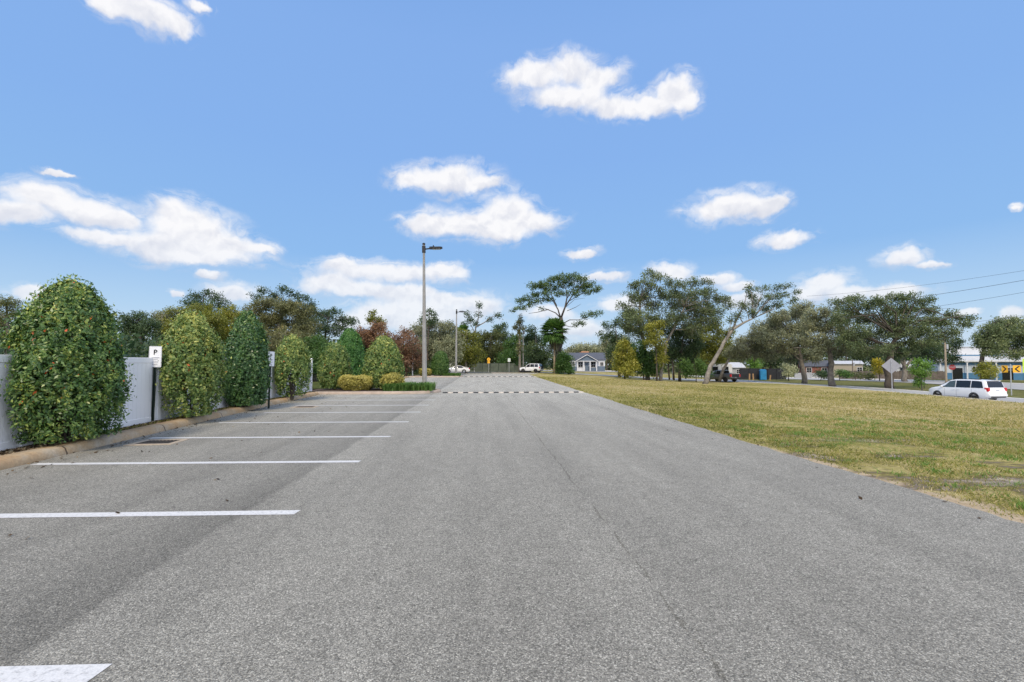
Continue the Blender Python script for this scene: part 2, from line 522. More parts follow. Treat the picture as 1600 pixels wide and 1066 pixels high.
def obj(name, mb, mat, parent=None, smooth=False, rel=True):
    """one mesh object; rel: the shape is in world coordinates and is moved into its parent's frame"""
    off = np.array(parent.location) if (parent is not None and rel) else np.zeros(3)
    pp = parent.parent if parent is not None else None
    while pp is not None and rel:
        off = off + np.array(pp.location)
        pp = pp.parent
    me = bpy.data.meshes.new(name)
    me.from_pydata([tuple(np.asarray(p) - off) for p in mb.v], [], mb.f)
    if smooth:
        me.shade_smooth()
    me.materials.append(mat)
    me.update()
    o = bpy.data.objects.new(name, me)
    return link(o, parent)


def tag(o, label=None, cat=None, group=None, kind=None):
    if label:
        o['label'] = label
    if cat:
        o['category'] = cat
    if group:
        o['group'] = group
    if kind:
        o['kind'] = kind
    return o


def thing(name, loc, label, cat, group=None, rz=0):
    o = bpy.data.objects.new(name, None)
    o.empty_display_size = .3
    o.location = tuple(map(float, loc))
    o.rotation_euler = (0, 0, rz)
    link(o)
    return tag(o, label, cat, group)


def struct(name, mb, mat, smooth=False):
    return tag(obj(name, mb, mat, None, smooth), kind='structure')


def quads_obj(name, V, mat, parent=None, tone=None, nv=4, off=None):
    """many loose faces of nv corners from one (N, nv, 3) array"""
    V = np.asarray(V, np.float32)
    N = len(V)
    if off is not None:
        V = V - np.asarray(off, np.float32)
    me = bpy.data.meshes.new(name)
    me.vertices.add(N * nv)
    me.vertices.foreach_set('co', V.reshape(-1))
    me.loops.add(N * nv)
    me.loops.foreach_set('vertex_index', np.arange(N * nv, dtype=np.int32))
    me.polygons.add(N)
    me.polygons.foreach_set('loop_start', np.arange(0, N * nv, nv, dtype=np.int32))
    me.update(calc_edges=True)
    if tone is not None:
        a = me.attributes.new('tone', 'FLOAT', 'FACE')
        a.data.foreach_set('value', np.clip(tone, 0, 1).astype(np.float32))
    me.materials.append(mat)
    o = bpy.data.objects.new(name, me)
    return link(o, parent)


def unit(a):
    return a / (np.linalg.norm(a, axis=1, keepdims=True) + 1e-9)


def leaf_quads(C, size, nrm=None, jit=1.0, aspect=.55, up=0.0):
    N = len(C)
    n = rng.normal(size=(N, 3)) * jit
    if nrm is not None:
        n = n + nrm
    n[:, 2] += up
    n = unit(n)
    a = unit(np.cross(n, rng.normal(size=(N, 3))))
    b = np.cross(n, a)
    h = (np.asarray(size) * .5).reshape(-1, 1) * np.ones((N, 1))
    return np.stack([C - a * h, C + b * h * aspect - a * h * .1, C + a * h, C - b * h * aspect - a * h * .1], 1)


# ------------------------------------------------------------------ bushes
def fence_x(y):
    return -8.03 - .068 * y


def bush(name, label, base, r, h, mat, n, leaf=.1, tmax=.38, pw=2.0, basew=.8, sparse=0.0, hug=False, bark=BARK_DARK, group=None, cat='shrub', seed=0, stems=5, tone_bias=0.0, rim=0.0):
    global rng
    rng = np.random.default_rng(100 + seed)
    base = np.asarray(base, float)
    root = thing(name, base, label, cat, group)
    t = rng.random(n * 3) ** .92
    prof = np.where(t > tmax, np.sqrt(np.clip(1 - ((t - tmax) / (1 - tmax)) ** pw, 0, 1)), 1 - (1 - basew) * ((tmax - t) / tmax) ** 2)
    t = t[rng.random(n * 3) < np.clip(prof, .12, 1)][:n]
    prof = np.where(t > tmax, np.sqrt(np.clip(1 - ((t - tmax) / (1 - tmax)) ** pw, 0, 1)), 1 - (1 - basew) * ((tmax - t) / tmax) ** 2)
    N = len(t)
    th = rng.random(N) * 2 * math.pi
    ph = rng.random(8) * 6.28
    bump = .05 * np.sin(3 * th + 5 * t + ph[0]) + .05 * np.sin(5 * th - 9 * t + ph[1]) + .045 * np.sin(8 * th + 14 * t + ph[2]) + .035 * np.sin(13 * th - 25 * t + ph[3])
    inner = rng.random(N)
    rr = np.where(inner < .72, 1 - np.abs(rng.normal(size=N)) * .07, .35 + .6 * rng.random(N))
    stray = rng.random(N) < .07
    rr = np.where(stray, 1 + rng.random(N) ** 2 * .17, rr)
    pocket = np.sin(11 * th + 3 * np.sin(23 * t + ph[4])) * np.sin(31 * t + 2.5 * np.sin(9 * th + ph[5])) + .45 * np.sin(27 * th + 40 * t + ph[6])
    pk = sm((pocket - .25) / .5) * (inner < .72)
    rr = rr * (1 - pk * (.16 + .24 * rng.random(N)))
    rad = r * prof * (1 + bump) * rr
    z = .12 + t * (h - .12) * (1 + .02 * np.sin(4 * th + ph[4])) + np.where(stray & (t > .6), rng.random(N) * .16, 0)
    C = np.stack([np.cos(th) * rad, np.sin(th) * rad, z], 1)
    if sparse:
        holes = np.sin(4.1 * th + ph[5] + 6 * t) * np.sin(7 * t + 3 * th + ph[6]) + .5 * np.sin(17 * th + 19 * t + ph[7])
        keep = rng.random(N) > 1 - (1 - np.clip(sparse * np.clip(1.2 - t * 1.9, 0, 1) * np.clip(.6 + .6 * holes, 0, 1), 0, 1)) ** 2.6
        C, t, th = C[keep], t[keep], th[keep]
        N = len(C)
    nrm = np.stack([np.cos(th), np.sin(th), .6 * (t - .1)], 1)
    clump = .5 + .5 * np.sin(6 * th + 11 * t + ph[2]) * np.sin(4 * th - 17 * t + ph[6])
    tone = .08 + .26 * clump + .56 * rng.random(N) ** 1.15 + tone_bias
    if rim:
        tone += rim * sm((t - .5) / .5) * rng.random(N)  # yellow rim of light through the upper leaves, put into their tone
    berry = rng.random(N) < .006
    tone = np.clip(tone, 0, .965)
    tone = np.where(berry & (t > .25), 1.0, tone)
    if hug:
        wy = C[:, 1] + base[1]
        lim = fence_x(wy) + .09 + .22 * rng.random(N) - base[0]
        low = C[:, 2] + base[2] < 2.0
        C[:, 0] = np.where(low, np.maximum(C[:, 0], lim), C[:, 0])
    sz = leaf * (.65 + .7 * rng.random(N))
    quads_obj('foliage', leaf_quads(C, sz * 1.1, nrm, .6, .46), mat, root, tone)
    mb = MB()
    for k in range(stems):
        a = 6.28 * k / stems + rng.random()
        q = r * (.25 + .45 * rng.random())
        tx, ty = math.cos(a) * q, math.sin(a) * q
        if hug:
            tx = max(tx, fence_x(base[1]) + .15 - base[0])
        zz = h * (.45 + .4 * rng.random())
        mb.tube([(tx * .1, ty * .1, -.05), (tx * .35, ty * .35, zz * .35), (tx * .8, ty * .8, zz * .75), (tx, ty, zz)], [.035, .026, .016, .006], 5)
    obj('stem', mb, bark, root, rel=False)
    return root


# ------------------------------------------------------------------ trees
def tree(name, label, base, trunk, blobs, mat, bark=BARK, d=None, dens=1.0, leafpx=2.15, clpx=5.6, cat='tree', seed=0, moss=0, twigs=.55, limbs=True, group=None, fronds=None, flat=.9, tone_bias=0.0, extra=None, trunk_n=8):
    """base: photo pixel of the foot; trunk: (px, py, radius m) upward; blobs: (px, py, rx, ry[, dz]) crown masses at the tree's own distance"""
    global rng
    rng = np.random.default_rng(1000 + seed)
    if d is None:
        bp = G(*base)
        d = depth(bp)
    else:
        bp = at(base[0], HOR + 1.7 * FPX / d, d)
        bp = np.array([bp[0], bp[1], float(T(bp[0], bp[1]))])
    s = FPX / d
    root = thing(name, bp, label, cat, group)
    tp = [bp + np.array([0, 0, -.15])]
    r0 = trunk[0][2]
    rad = [r0 * 1.35]
    for (px, py, r) in trunk:
        q = at(px, py, d)
        q += FW * rng.normal() * .15
        tp.append(q)
        rad.append(r)
    tp.sort(key=lambda p: 0)  # keep order as given
    mb = MB()
    # refine the trunk with a light wobble
    P, Rr = [tp[0]], [rad[0]]
    for i in range(1, len(tp)):
        for k in (1, 2, 3):
            q = tp[i - 1] + (tp[i] - tp[i - 1]) * k / 3
            if k < 3:
                q = q + rng.normal(size=3) * np.array([1, 1, .2]) * rad[i] * .25
            P.append(q)
            Rr.append(rad[i - 1] + (rad[i] - rad[i - 1]) * k / 3)
    mb.tube(P, Rr, trunk_n)
    obj('trunk', mb, bark, root, smooth=True)
    allC, allN, allT, lim = [], [], [], MB()
    mossV, mossT = [], []
    cl = clpx / s
    leaf = leafpx / s
    twn = 0
    for bi, bl in enumerate(blobs):
        px, py, rx, ry = bl[:4]
        dz = bl[4] if len(bl) > 4 else rng.normal() * rx / s * .5
        c = at(px, py, d + dz)
        Rx, Rz = rx / s, ry / s
        Ry = .85 * Rx
        n = int(dens * 9 * rx * ry / clpx ** 2) + 2
        u = unit(rng.normal(size=(n, 3))) * (rng.random((n, 1)) ** .45)
        ctr = c + u[:, :1] * Rx * RT + u[:, 1:2] * Ry * np.array([FW[0], FW[1], 0]) + u[:, 2:3] * Rz * np.array([0, 0, 1])
        m = max(6, int(6 * (clpx / leafpx) ** 2))
        g = np.clip(rng.normal(size=(n, m, 3)), -1.9, 1.9) * cl * .52
        g[:, :, 2] *= flat
        pts = (ctr[:, None, :] + g).reshape(-1, 3)
        ctone = rng.random((n, 1)) * .32
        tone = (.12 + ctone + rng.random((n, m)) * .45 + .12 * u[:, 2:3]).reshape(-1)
        if Rz > 0:
            keep = pts[:, 2] > bp[2] + .05
        allC.append(pts[keep])
        allT.append(tone[keep])
        allN.append(np.repeat(unit(u + 1e-6), m, 0)[keep] * .5)
        if limbs:
            # limb from the nearest suitable trunk point to the crown mass, then twigs to clusters
            cand = [i for i in range(len(P)) if i >= len(P) * .35] or [len(P) - 1]
            k = min(cand, key=lambda i: np.linalg.norm(P[i] - c) + (0.8 * max(0, P[i][2] - c[2])))
            a = P[k]
            midp = a * .5 + c * .5 + np.array([0, 0, .12 * np.linalg.norm(c - a)]) * (1 if c[2] > a[2] else .3) + rng.normal(size=3) * .08 * np.linalg.norm(c - a)
            lr = min(Rr[k] * .6, .03 + .05 * np.linalg.norm(c - a) ** .5)
            path = [a, a * .45 + midp * .55, midp, midp * .5 + c * .5 + rng.normal(size=3) * .04 * np.linalg.norm(c - a), c]
            lim.tube(path, [lr, lr * .85, lr * .65, lr * .45, lr * .25], 5)
            for j in range(n):
                if rng.random() < twigs:
                    q0 = path[2 + (j % 3)]
                    e = ctr[j]
                    mm = (q0 + e) / 2 + rng.normal(size=3) * .1 * np.linalg.norm(e - q0)
                    tr = max(.012, .3 / s * .35) if s < 20 else .012
                    lim.tube([q0, mm, e], [tr * 1.6, tr, tr * .5], 3, cap=False)
                    twn += 1
        if moss:
            nm = int(moss * n)
            idx = rng.integers(0, n, nm)
            for i in idx:
                for q in range(5):
                    o = ctr[i] + rng.normal(size=3) * cl * .5
                    ln = cl * (.6 + 1.0 * rng.random())
                    w = leaf * .2
                    ang = rng.random() * 6.28
                    sd = np.array([math.cos(ang), math.sin(ang), 0]) * w
                    dn = np.array([rng.normal() * .12 * ln, rng.normal() * .12 * ln, -ln])
                    mossV.append([o - sd, o + sd, o + sd * .4 + dn, o - sd * .3 + dn * 1.05])
                    mossT.append(rng.random())
    if extra:
        for path, r1, r2 in extra:
            pts = [at(px, py, d + (dd[0] if dd else 0)) for px, py, *dd in path]
            lim.tube(pts, list(np.linspace(r1, r2, len(pts))), 6)
    if lim.f:
        obj('branches', lim, bark, root, smooth=True)
    if allC:
        C = np.concatenate(allC)
        tn = np.concatenate(allT) + tone_bias
        sz = leaf * (.6 + .8 * rng.random(len(C)))
        quads_obj('crown', leaf_quads(C, sz, np.concatenate(allN), .8, .6, up=.3), mat, root, tn, off=bp)
    if mossV:
        quads_obj('moss_fronds', np.array(mossV), L['moss'], root, np.array(mossT), off=bp)
    return root


# ================================================================== SETTING
# ------------------------------------------------------------------ ground
xs = np.concatenate([np.linspace(-420, -40, 20), np.linspace(-30, 4, 18), np.linspace(5, 60, 111), np.linspace(64, 130, 23), np.linspace(145, 520, 16)])
ys = np.concatenate([np.linspace(-80, -8, 8), np.linspace(-6, 110, 233), np.linspace(115, 200, 18), np.linspace(220, 700, 13)])
XX, YY = np.meshgrid(xs, ys)
ZZ = T(XX, YY) - .025 + np.where((XX > 6.4) & (YY < 110), .03 * np.sin(XX * 1.3 + YY * .7) * np.sin(YY * .9 - XX * .4), 0)

def berm(x, y):
    kx = np.interp(y, *NEAR_KERB)
    return .10 * np.exp(-((x - kx + 1.3) / 1.1) ** 2) * (y > 14) * (1 - sm((y - 68) / 6))


ZZ = ZZ + berm(XX, YY)
nx, ny = len(xs), len(ys)
mb = MB()
mb.v = list(zip(XX.ravel().tolist(), YY.ravel().tolist(), ZZ.ravel().tolist()))
mb.f = [(j * nx + i, j * nx + i + 1, (j + 1) * nx + i + 1, (j + 1) * nx + i) for j in range(ny - 1) for i in range(nx - 1)]
struct('ground', mb, GROUND, True)


# ------------------------------------------------------------------ drive (parking lot)
def edge_x(y):
    return np.interp(y, [-10, 4.5, 11.5, 26, 50, 75, 84], [5.75, 5.78, 5.8, 6.2, 6.9, 7.8, 10.5])


yy = np.concatenate([np.arange(-9, 30, .12), np.arange(30, 84.2, .6)])
rg = np.random.default_rng(3)
rag = np.convolve(rg.normal(size=len(yy)), np.ones(5) / 5, 'same') * .05 + np.convolve(rg.normal(size=len(yy)), np.ones(25) / 25, 'same') * .10
lf = [(-9.9, y, 0.0) for y in yy]
md = [(1.3, y, 0.0) for y in yy]
rt = [(edge_x(y) + r, y, 0.0) for y, r in zip(yy, rag)]
rt2 = [(edge_x(y) + r + .05, y, -.06) for y, r in zip(yy, rag)]
mb = MB()
mb.strip(lf, md)
mb.strip(md, rt)
mb.strip(rt, rt2)
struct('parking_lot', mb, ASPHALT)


def road(name, pts, w, mat, z=.02, side=1):
    """a strip w wide on the far (side=1: right-hand) side of a polyline, laid on the terrain"""
    pts = np.array(pts, float)
    dense = []
    for i in range(len(pts) - 1):
        for k in range(8):
            dense.append(pts[i] + (pts[i + 1] - pts[i]) * k / 8)
    dense.append(pts[-1])
    D = np.array(dense)
    ker = np.ones(7) / 7
    pad = np.concatenate([np.repeat(D[:1], 3, 0), D, np.repeat(D[-1:], 3, 0)])
    D = np.stack([np.convolve(pad[:, 0], ker, 'valid'), np.convolve(pad[:, 1], ker, 'valid')], 1)
    tg = np.gradient(D, axis=0)
    tg = unit(np.c_[tg, np.zeros(len(tg))])[:, :2]
    nr = np.stack([tg[:, 1], -tg[:, 0]], 1) * side
    m = MB()
    rows = []
    for k in range(7):
        Q = D + nr * w * k / 6
        rows.append([(q[0], q[1], float(T(q[0], q[1])) + z) for q in Q])
    for a, b in zip(rows[:-1], rows[1:]):
        m.strip(a, b)
    struct(name, m, mat)
    return D, nr


near_pts = [(38.5, 14), (40.2, 28), (41.2, 34), (42.1, 39), (43.4, 47), (45.4, 58), (44.6, 66), (40.5, 74), (33, 82.5), (22, 88.5), (10, 90.5), (-12, 90.5), (-60, 90)]
Dn, Nn = road('side_street', near_pts, 7.0, STREET, .03)
far_pts = [(58, 10), (63, 35), (67.5, 52), (73.5, 67.7), (75.3, 78), (70, 90), (58, 101), (40, 110), (10, 118), (-60, 120)]
Df, Nf = road('far_road', far_pts, 13.0, STREET, .03)
road('sidewalk', [(a + n[0] * 14.5, b + n[1] * 14.5) for (a, b), n in list(zip(Df.tolist(), Nf.tolist()))[::4]], 2.2, WALK, .06)


def kerb_mesh(pts, w, h, closed=False, z0=0.0, zf=None, side=-1):
    """rolled kerb: front foot along pts, body to the side"""
    P = np.array(pts, float)
    if closed:
        tg = np.roll(P, -1, 0) - np.roll(P, 1, 0)
    else:
        tg = np.gradient(P, axis=0)
    tg = unit(np.c_[tg, np.zeros(len(tg))])[:, :2]
    nr = np.stack([tg[:, 1], -tg[:, 0]], 1) * side
    prof = [(0, -.04), (0, .02), (.04, h * .75), (.09, h * .97), (.14, h), (w, h), (w, -.04)]
    m = MB()
    rows = []
    for (o, z) in prof:
        Q = P + nr * o
        rows.append([(q[0], q[1], (z0 if zf is None else zf(q[0], q[1])) + z) for q in Q])
    n = len(P)
    vs = [p for r in rows for p in r]
    fs = []
    for k in range(len(prof) - 1):
        for i in range(n if closed else n - 1):
            j = (i + 1) % n
            fs.append((k * n + i, k * n + j, (k + 1) * n + j, (k + 1) * n + i))
    m.add(vs, fs)
    return m


# left kerb, running beside the stalls and turning into the island
kp = [(-7.35, -6), (-7.5, 2), (-7.68, 7.9), (-7.83, 10), (-8.09, 13), (-8.4, 16.5), (-8.65, 20), (-8.85, 24), (-8.95, 25.6)]
kd = np.array([(np.interp(y, [p[1] for p in kp], [p[0] for p in kp]), y) for y in np.linspace(-6, 25.9, 90)])
struct('kerb', kerb_mesh(kd, .36, .16, side=-1), KERB, True)
kd2 = np.array([(np.interp(y, [30, 45, 60, 84], [-8.9, -9.0, -9.1, -9.2]), y) for y in np.linspace(30.5, 58.8, 30)])
struct('kerb', kerb_mesh(kd2, .36, .16, side=-1), KERB, True)
struct('kerb', kerb_mesh(Dn[4:60] - Nn[4:60] * .35, .2, .10, zf=lambda x, y: float(T(x - .3, y)), side=-1), KERB_WHITE, True)
struct('kerb', kerb_mesh(Dn[4:60] + Nn[4:60] * 7.0, .2, .15, zf=lambda x, y: float(T(x, y)), side=1), KERB_WHITE, True)
struct('kerb', kerb_mesh(Df[:60] + Nf[:60] * 13.0, .25, .16, zf=lambda x, y: float(T(x, y)), side=1), KERB_WHITE, True)


def ground_bed(name, left, right, mat):
    m = MB()
    m.strip(left, right)
    return struct(name, m, mat)


ground_bed('planting_bed', [(fence_x(y) - .4, y, .10) for y in np.linspace(-6, 30.2, 60)], [(np.interp(y, kd[:, 1], kd[:, 0]) - .33, y, .12) for y in np.linspace(-6, 30.2, 60)], SOIL)
ground_bed('grass_verge', [(-30, y, .03) for y in np.linspace(30.3, 58, 30)], [(np.interp(y, kd2[:, 1], kd2[:, 0]) - .33, y, .12) for y in np.linspace(30.3, 58, 30)], GROUND)


def island(name, y0, y1, xl, xnose):
    r = (y1 - y0) / 2
    cy = (y0 + y1) / 2
    cx = xnose - r
    pts = [(xl + (cx - xl) * k / 12, y0) for k in range(12)]
    pts += [(cx + r * math.sin(a), cy - r * math.cos(a)) for a in np.linspace(0, math.pi, 22)]
    pts += [(cx - (cx - xl) * k / 12, y1) for k in range(1, 12)]
    m = kerb_mesh(np.array(pts), .3, .15, side=-1)
    struct(name + '_kerb', m, KERB_ISLAND, True)
    q = MB()
    inn = [(xl, y0 + .27)] + [(cx, y0 + .27)] + [(cx + (r - .27) * math.sin(a), cy - (r - .27) * math.cos(a)) for a in np.linspace(0, math.pi, 16)] + [(xl, y1 - .27)]
    q.add([(a, b, .13) for a, b in inn], [tuple(range(len(inn)))])
    struct(name + '_soil', q, SOIL)


island('island', 26.2, 30.2, -9.3, -2.45)
island('far_island', 59.4, 63.0, -9.5, -2.4)

# ------------------------------------------------------------------ painted stall lines
for k in range(-1, 9):
    y = 2.70 + 2.73 * k
    m = MB()
    w = .075 if k > 0 else .085
    xr, xl = -2.1 - .01 * k, -7.58
    if k <= 1:
        xl = -7.45
    tilt = .16
    m.add([(xl, y - w + tilt, .004), (xr, y - w, .004), (xr + .02, y + w, .004), (xl, y + w + tilt, .004)], [(0, 1, 2, 3)])
    struct('parking_line', m, PAINT)
for k in range(9):
    y = 33.2 + 2.735 * k
    m = MB()
    m.add([(-8.6, y - .05, .004), (-2.9, y - .05, .004), (-2.9, y + .05, .004), (-8.6, y + .05, .004)], [(0, 1, 2, 3)])
    struct('parking_line', m, PAINT_OLD)


# ------------------------------------------------------------------ drains
def drain(x, y, rz, label):
    t = thing('storm_drain', (x, y, 0), label, 'drain', 'storm drains in the parking stalls', rz)
    m = MB()
    a, b = .46, .36
    for sx in (-1, 1):
        m.box((sx * (a - .06), 0, .006), (.12, 2 * b, .012))
        m.box((0, sx * (b - .06), .006), (2 * a - .24, .12, .012))
    obj('frame', m, PEBBLE_TAN, t, rel=False)
    g = MB()
    for k in range(9):
        g.box((-.30 + .075 * k, 0, .004), (.035, 2 * b - .26, .012))
    g.box((0, 0, .002), (2 * a - .26, .05, .010))
    g.box((0, 0, .0005), (2 * a - .25, 2 * b - .25, .003))
    obj('grate', g, IRON, t, rel=False)


drain(-7.0, 10.45, .05, 'rusty storm drain with tan concrete frame beside the third white stall line')
drain(-6.95, 18.6, .05, 'small dark storm drain grate farther along the stalls, level with the second parking sign')


# ------------------------------------------------------------------ speed bumps
def bump(y, x0, x1, n, label):
    t = thing('speed_bump', ((x0 + x1) / 2, y, 0), label, 'speed bump', 'striped speed bumps across the drive')
    w = (x1 - x0) / n
    for k in range(n):
        m = MB()
        a = x0 + w * k + .004
        b = x0 + w * (k + 1) - .004
        sec = [(-.16, 0), (-.12, .03), (-.05, .055), (.05, .055), (.12, .03), (.16, 0)]
        vs = [(a, y + s, z) for s, z in sec] + [(b, y + s, z) for s, z in sec]
        fs = [(i, i + 6, i + 7, i + 1) for i in range(5)] + [tuple(range(5, -1, -1)), tuple(range(6, 12))]
        m.add(vs, fs)
        obj('bump_segment', m, RUBBER if k % 2 == 0 else FADED_YELLOW, t)
    return t


bump(27.0, -2.25, 6.1, 28, 'black and faded yellow speed bump right beside the nearer kerbed island')
bump(60.2, -2.2, 7.3, 26, 'distant thin striped speed bump by the far island near the white car')

# ================================================================== FENCE, SIGNS, SHRUBS ON THE LEFT
ft = thing('vinyl_fence', (fence_x(8), 8, 0), 'white vinyl privacy fence running behind the row of hollies', 'fence')
py0 = 11.25
posts = [py0 + 2.0 * k for k in range(-7, 9)]
for i, y in enumerate(posts):
    x = fence_x(y)
    m = MB()
    m.box((x, y, .98), (.127, .127, 1.96), bev=.008)
    p = obj('post', m, WHITE_VINYL, ft)
    c = MB()
    c.add([(x - .08, y - .08, 1.962), (x + .08, y - .08, 1.962), (x + .08, y + .08, 1.962), (x - .08, y + .08, 1.962), (x - .08, y - .08, 1.985), (x + .08, y - .08, 1.985), (x + .08, y + .08, 1.985), (x - .08, y + .08, 1.985), (x, y, 2.04)],
          [(3, 2, 1, 0), (0, 1, 5, 4), (1, 2, 6, 5), (2, 3, 7, 6), (3, 0, 4, 7), (4, 5, 8), (5, 6, 8), (6, 7, 8), (7, 4, 8)])
    obj('post_cap', c, WHITE_VINYL, p)
    if i == len(posts) - 1:
        break
    y2 = posts[i + 1]
    a, b = y + .0645, y2 - .0645
    ang = math.atan2(b - a, fence_x(b) - fence_x(a))
    mid = (fence_x((a + b) / 2), (a + b) / 2)
    ln = (b - a) / math.cos(math.atan(.068))
    m = MB()
    m.box((mid[0], mid[1], 1.80), (ln, .05, .14), ang, bev=.006)
    obj('top_rail', m, WHITE_VINYL, ft)
    m = MB()
    m.box((mid[0], mid[1], .20), (ln, .05, .16), ang, bev=.006)
    obj('bottom_rail', m, WHITE_VINYL, ft)
    m = MB()
    nb = 12
    for k in range(nb):
        u = -ln / 2 + ln * (k + .5) / nb
        m.box((mid[0] + u * math.cos(ang), mid[1] + u * math.sin(ang), 1.005), (ln / nb - .006, .022, 1.45), ang)
    m.box((mid[0], mid[1], 1.005), (ln, .010, 1.45), ang)
    obj('panel', m, WHITE_VINYL, ft)


def text_mesh(name, body, size, mat, parent, loc, off=0.0):
    tx = bpy.data.curves.new(name, 'FONT')
    tx.body = body
    tx.size = size
    tx.extrude = .0008
    tx.offset = off
    tx.align_x = 'CENTER'
    tx.align_y = 'CENTER'
    tmp = bpy.data.objects.new(name, tx)
    link(tmp)
    me = bpy.data.meshes.new_from_object(tmp.evaluated_get(bpy.context.evaluated_depsgraph_get()))
    bpy.data.objects.remove(tmp)
    me.materials.clear()
    me.materials.append(mat)
    o = bpy.data.objects.new(name, me)
    link(o, parent)
    o.location = loc
    o.rotation_euler = (R_(90), 0, 0)
    return o


def p_sign(x, y, rz, label, lean=0):
    t = thing('parking_sign', (x, y, .1), label, 'sign', 'parking signs on green posts', rz)
    m = MB()
    m.box((0, .022, .85), (.055, .012, 1.95))
    m.box((-.024, .004, .85), (.010, .03, 1.95))
    m.box((.024, .004, .85), (.010, .03, 1.95))
    p = obj('post', m, GREEN_METAL, t, rel=False)
    w, h, c = .152, .285, 1.80
    out = []
    for cx, cy, a0 in ((w - .03, h - .03, 0), (-w + .03, h - .03, 90), (-w + .03, -h + .03, 180), (w - .03, -h + .03, 270)):
        for k in range(4):
            q = R_(a0 + 30 * k)
            out.append((cx + .03 * math.cos(q), cy + .03 * math.sin(q)))
    m = MB()
    m.prism(out, .003, origin=(0, -.014, c))
    f = obj('sign_face', m, SIGN_WHITE, t, rel=False)
    bd = MB()
    k = .012
    for dx in (-1, 1):
        bd.box((dx * (w - k), -.0155, c), (.004, .001, 2 * h - .06))
        bd.box((0, -.0155, c + dx * (h - k)), (2 * w - .06, .001, .004))
    obj('border', bd, GREY_PRINT, f, rel=False)
    text_mesh('letter', 'P', .18, BLACK, f, (0, -.0165, c + .115), .004)
    ln = MB()
    rr = random.Random(int(y * 10))
    for zz, ww, hh in ((-.03, .105, .022), (-.075, .06, .012), (-.12, .09, .010), (-.15, .085, .012), (-.20, .07, .010), (-.225, .075, .010)):
        xx = -ww
        while xx < ww - .01:
            l2 = rr.uniform(.008, .022)
            ln.box((xx + l2 / 2, -.0158, c + zz), (l2, .001, hh))
            xx += l2 + rr.uniform(.004, .008)
    obj('lettering', ln, GREY_PRINT, f, rel=False)
    for zz in (.2, -.2):
        m = MB()
        m.tube([(0, -.014, c + zz), (0, -.020, c + zz)], .008, 8)
        obj('bolt', m, GALV, f, rel=False)
    t.rotation_euler = (0, lean, rz)
    return t


def bed_pt(px, py, z=.11):
    """point of the planting bed under a photo pixel"""
    r = ray(px, py)
    return CAM + r * (z - CAM[2]) / r[2]


q = bed_pt(238, 661)
p_sign(q[0], q[1], R_(8), 'parking sign facing the camera between the two largest hollies on the left', R_(1.0))
q = bed_pt(420, 634)
p_sign(q[0], q[1], R_(62), 'parking sign turned edgeways beside the dark narrow holly', R_(1.5))

HG = 'clipped hollies along the parking stalls'


def bush_px(label, px, py, toppx, wpx, mat, n, **kw):
    b = bed_pt(px, py)
    x = max(b[0], fence_x(b[1]) + .28)
    b = np.array([x, b[1], .11])
    s = FPX / depth(b)
    h = (HOR - toppx) / s + 1.7 - .11
    wpx = wpx * math.cos(math.atan((px - 800) / FPX))
    return bush('holly_bush', label, b, wpx / s, h, mat, n, hug=True, group=HG, **kw)


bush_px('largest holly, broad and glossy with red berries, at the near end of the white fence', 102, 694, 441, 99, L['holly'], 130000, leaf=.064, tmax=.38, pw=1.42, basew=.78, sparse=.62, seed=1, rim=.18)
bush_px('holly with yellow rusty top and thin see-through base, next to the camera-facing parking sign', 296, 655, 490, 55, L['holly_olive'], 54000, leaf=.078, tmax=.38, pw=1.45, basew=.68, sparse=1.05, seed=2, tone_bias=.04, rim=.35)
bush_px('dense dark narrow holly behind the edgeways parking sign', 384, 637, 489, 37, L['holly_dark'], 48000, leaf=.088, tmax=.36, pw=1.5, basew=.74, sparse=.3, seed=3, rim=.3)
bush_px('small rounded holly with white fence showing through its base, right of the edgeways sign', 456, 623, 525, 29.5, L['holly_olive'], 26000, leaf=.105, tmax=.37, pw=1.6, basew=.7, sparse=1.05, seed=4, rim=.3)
b5 = bed_pt(523, 609)
s5 = FPX / depth(b5)
bush('holly_bush', 'pale green holly at the far end of the white fence, left of the yellow hedge', (b5[0], b5[1], .11), 24 / s5, (HOR - 537) / s5 + 1.6, L['holly_olive'], 22000, leaf=.12, tmax=.36, pw=1.9, basew=.75, seed=5, group=HG, sparse=.3)
p = at(546, 596, 36.5)
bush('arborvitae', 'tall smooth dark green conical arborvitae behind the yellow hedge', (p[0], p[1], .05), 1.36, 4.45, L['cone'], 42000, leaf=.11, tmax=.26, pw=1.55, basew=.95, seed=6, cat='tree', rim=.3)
p = at(599, 608, 28.2)
s6 = FPX / depth(p)
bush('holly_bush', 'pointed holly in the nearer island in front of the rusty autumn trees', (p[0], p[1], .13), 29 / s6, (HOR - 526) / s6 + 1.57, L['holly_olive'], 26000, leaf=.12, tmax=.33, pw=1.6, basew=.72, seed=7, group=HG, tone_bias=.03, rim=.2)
p = at(688, 588, 60.5)
s7 = FPX / depth(p)
bush('holly_bush', 'bright green egg-shaped shrub in the far island beside the white sedan', (p[0], p[1], .13), 13.2 / s7, (HOR - 549) / s7 + 1.57, L['green'], 16000, leaf=.17, tmax=.36, pw=1.9, basew=.8, seed=8, tone_bias=.1)


